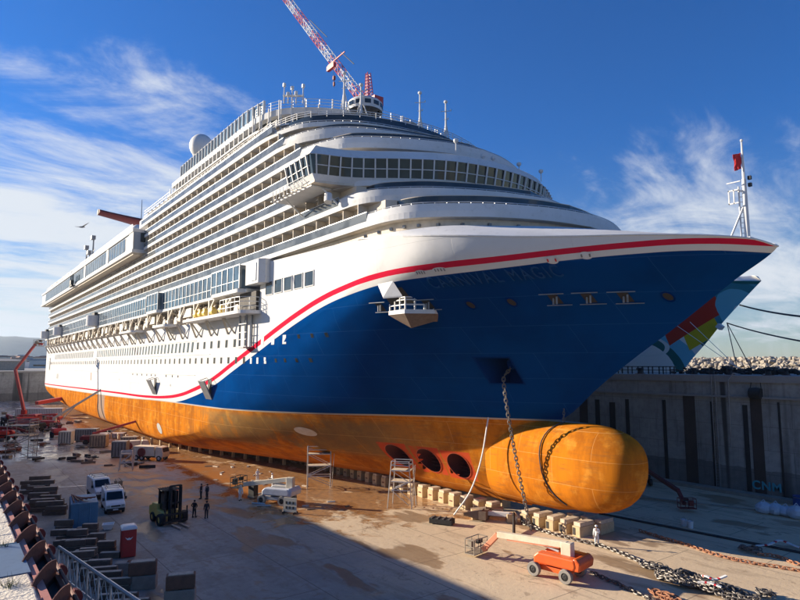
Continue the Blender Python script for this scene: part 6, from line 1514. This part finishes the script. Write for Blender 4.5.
pv = hn_.nodes.new('ShaderNodeVolumePrincipled'); oo = hn_.nodes.new('ShaderNodeOutputMaterial'); hn_.links.new(pv.outputs[0], oo.inputs['Volume']); pv.inputs['Color'].default_value = (.62, .78, 1, 1); pv.inputs['Density'].default_value = .7e-4; pv.inputs['Anisotropy'].default_value = .2
hz.data.materials.clear(); hz.data.materials.append(hm)
# ------------------------------------------------------------------ camera, light, sky
cam = bpy.data.cameras.new('camera'); co_ = bpy.data.objects.new('camera', cam); C.objects.link(co_); sc.camera = co_
cam.sensor_width = 36; cam.lens = 27; cam.clip_end = 60000; cam.clip_start = .1
co_.matrix_world = Matrix(((RT.x, UP.x, -FW.x, 0), (RT.y, UP.y, -FW.y, 0), (RT.z, UP.z, -FW.z, EYE), (0, 0, 0, 1)))
SUN_AZ, SUN_EL = math.radians(36), math.atan(15.48/32.6*math.sin(math.radians(36)))
ld = Vector((math.cos(SUN_AZ)*math.cos(SUN_EL), math.sin(SUN_AZ)*math.cos(SUN_EL), -math.sin(SUN_EL)))   # direction light travels
sun = bpy.data.lights.new('sun', 'SUN'); sun.energy = 5.0; sun.angle = math.radians(.5); sun.color = (1, .87, .69)
so_ = bpy.data.objects.new('sun', sun); C.objects.link(so_); so_.rotation_euler = (-ld).to_track_quat('Z', 'Y').to_euler(); so_.location = (0, 0, 80)
W = bpy.data.worlds.new('World'); sc.world = W; W.use_nodes = True; nt = W.node_tree; bg = nt.nodes['Background']
sky = nt.nodes.new('ShaderNodeTexSky'); sky.sky_type = 'NISHITA'; sky.sun_disc = False; sky.sun_elevation = SUN_EL+math.radians(8); sky.air_density = 1.0; sky.dust_density = .15; sky.ozone_density = 3.0
sd = -ld; sky.sun_rotation = math.atan2(sd.x, sd.y)
def wn(t, **k):
    n = nt.nodes.new(t)
    for a, b in k.items(): setattr(n, a, b)
    return n
def wm(op, a, b=0., clamp=False):
    n = wn('ShaderNodeMath', operation=op); n.use_clamp = clamp
    for i, v in enumerate((a, b)):
        if isinstance(v, bpy.types.NodeSocket): nt.links.new(v, n.inputs[i])
        else: n.inputs[i].default_value = v
    return n.outputs[0]
tc = wn('ShaderNodeTexCoord'); sx = wn('ShaderNodeSeparateXYZ'); nt.links.new(tc.outputs['Generated'], sx.inputs[0])
zc = wm('MAXIMUM', sx.outputs[2], .03); px, py = wm('DIVIDE', sx.outputs[0], wm('ADD', zc, .12)), wm('DIVIDE', sx.outputs[1], wm('ADD', zc, .12))
cb = wn('ShaderNodeCombineXYZ'); nt.links.new(px, cb.inputs[0]); nt.links.new(py, cb.inputs[1])
def wnoise(scale, det, rough, stretch, rot, dist=0., loc=(0, 0, 0)):
    mp = wn('ShaderNodeMapping'); mp.inputs['Scale'].default_value = stretch; mp.inputs['Rotation'].default_value = (0, 0, rot); mp.inputs['Location'].default_value = loc; nt.links.new(cb.outputs[0], mp.inputs[0])
    n = wn('ShaderNodeTexNoise'); n.inputs['Scale'].default_value = scale; n.inputs['Detail'].default_value = det; n.inputs['Roughness'].default_value = rough; n.inputs['Distortion'].default_value = dist
    nt.links.new(mp.outputs[0], n.inputs['Vector']); return n.outputs[0]
def wramp(v, a, b, c=0., d=1.):
    n = wn('ShaderNodeMapRange'); n.interpolation_type = 'SMOOTHSTEP'; nt.links.new(v, n.inputs[0]); n.inputs[1].default_value = a; n.inputs[2].default_value = b; n.inputs[3].default_value = c; n.inputs[4].default_value = d; return n.outputs[0]
lv, rv = ray(60, 205).normalized(), ray(735, 215).normalized()
def near(v, a, b):
    n = wn('ShaderNodeVectorMath', operation='DOT_PRODUCT'); nt.links.new(tc.outputs['Generated'], n.inputs[0]); n.inputs[1].default_value = v; return wramp(n.outputs['Value'], a, b)
c1 = wnoise(.6, 9, .6, (1, .6, 1), .35, 1.4); c2 = wnoise(1.9, 9, .66, (1, .45, 1), .55, 1.8, (3, 1, 0)); 
alt = wramp(sx.outputs[2], .20, .52, 0., 1.)       # fewer clouds towards the zenith
cov = wm('SUBTRACT', wm('ADD', wm('MULTIPLY', c1, .62), wm('MULTIPLY', c2, .38)), wm('MULTIPLY', alt, .22)); cov = wm('ADD', cov, wm('ADD', wm('MULTIPLY', near(lv, .90, .98), .165), wm('MULTIPLY', near(rv, .955, .995), .06))); cov = wm('SUBTRACT', cov, .03)
cl = wramp(cov, .45, .66, 0., .95)
mixn = wn('ShaderNodeMix', data_type='RGBA'); nt.links.new(cl, mixn.inputs[0]); nt.links.new(sky.outputs[0], mixn.inputs[6]); mixn.inputs[7].default_value = (7.4, 7.8, 8.3, 1)
hs = wn('ShaderNodeHueSaturation'); hs.inputs['Saturation'].default_value = 1.0
tz = wn('ShaderNodeMix', data_type='RGBA'); nt.links.new(wramp(sx.outputs[2], .0, .38), tz.inputs[0]); tz.inputs[6].default_value = (.78, .86, .92, 1); tz.inputs[7].default_value = (.14, .66, 1.32, 1)
mt = wn('ShaderNodeMix', data_type='RGBA', blend_type='MULTIPLY'); mt.inputs[0].default_value = 1; nt.links.new(sky.outputs[0], mt.inputs[6]); nt.links.new(tz.outputs[2], mt.inputs[7])
nt.links.new(mt.outputs[2], hs.inputs['Color']); nt.links.new(hs.outputs[0], mixn.inputs[6])
nt.links.new(mixn.outputs[2], bg.inputs[0]); bg.inputs[1].default_value = .05
sc.view_settings.view_transform = 'Standard'; sc.view_settings.look = 'None'; sc.view_settings.gamma = 1; sc.view_settings.exposure = 1.1; sc.view_settings.use_curve_mapping = False
sc.cycles.max_bounces = 6; sc.cycles.diffuse_bounces = 3; sc.cycles.glossy_bounces = 3
for o in bpy.data.objects:
    l = o.get('label')
    if l and not 4 <= len(l.split()) <= 16: print('LABEL', len(l.split()), o.name, l)
for o in list(bpy.data.objects):
    if '_o' in o.keys(): del o['_o']
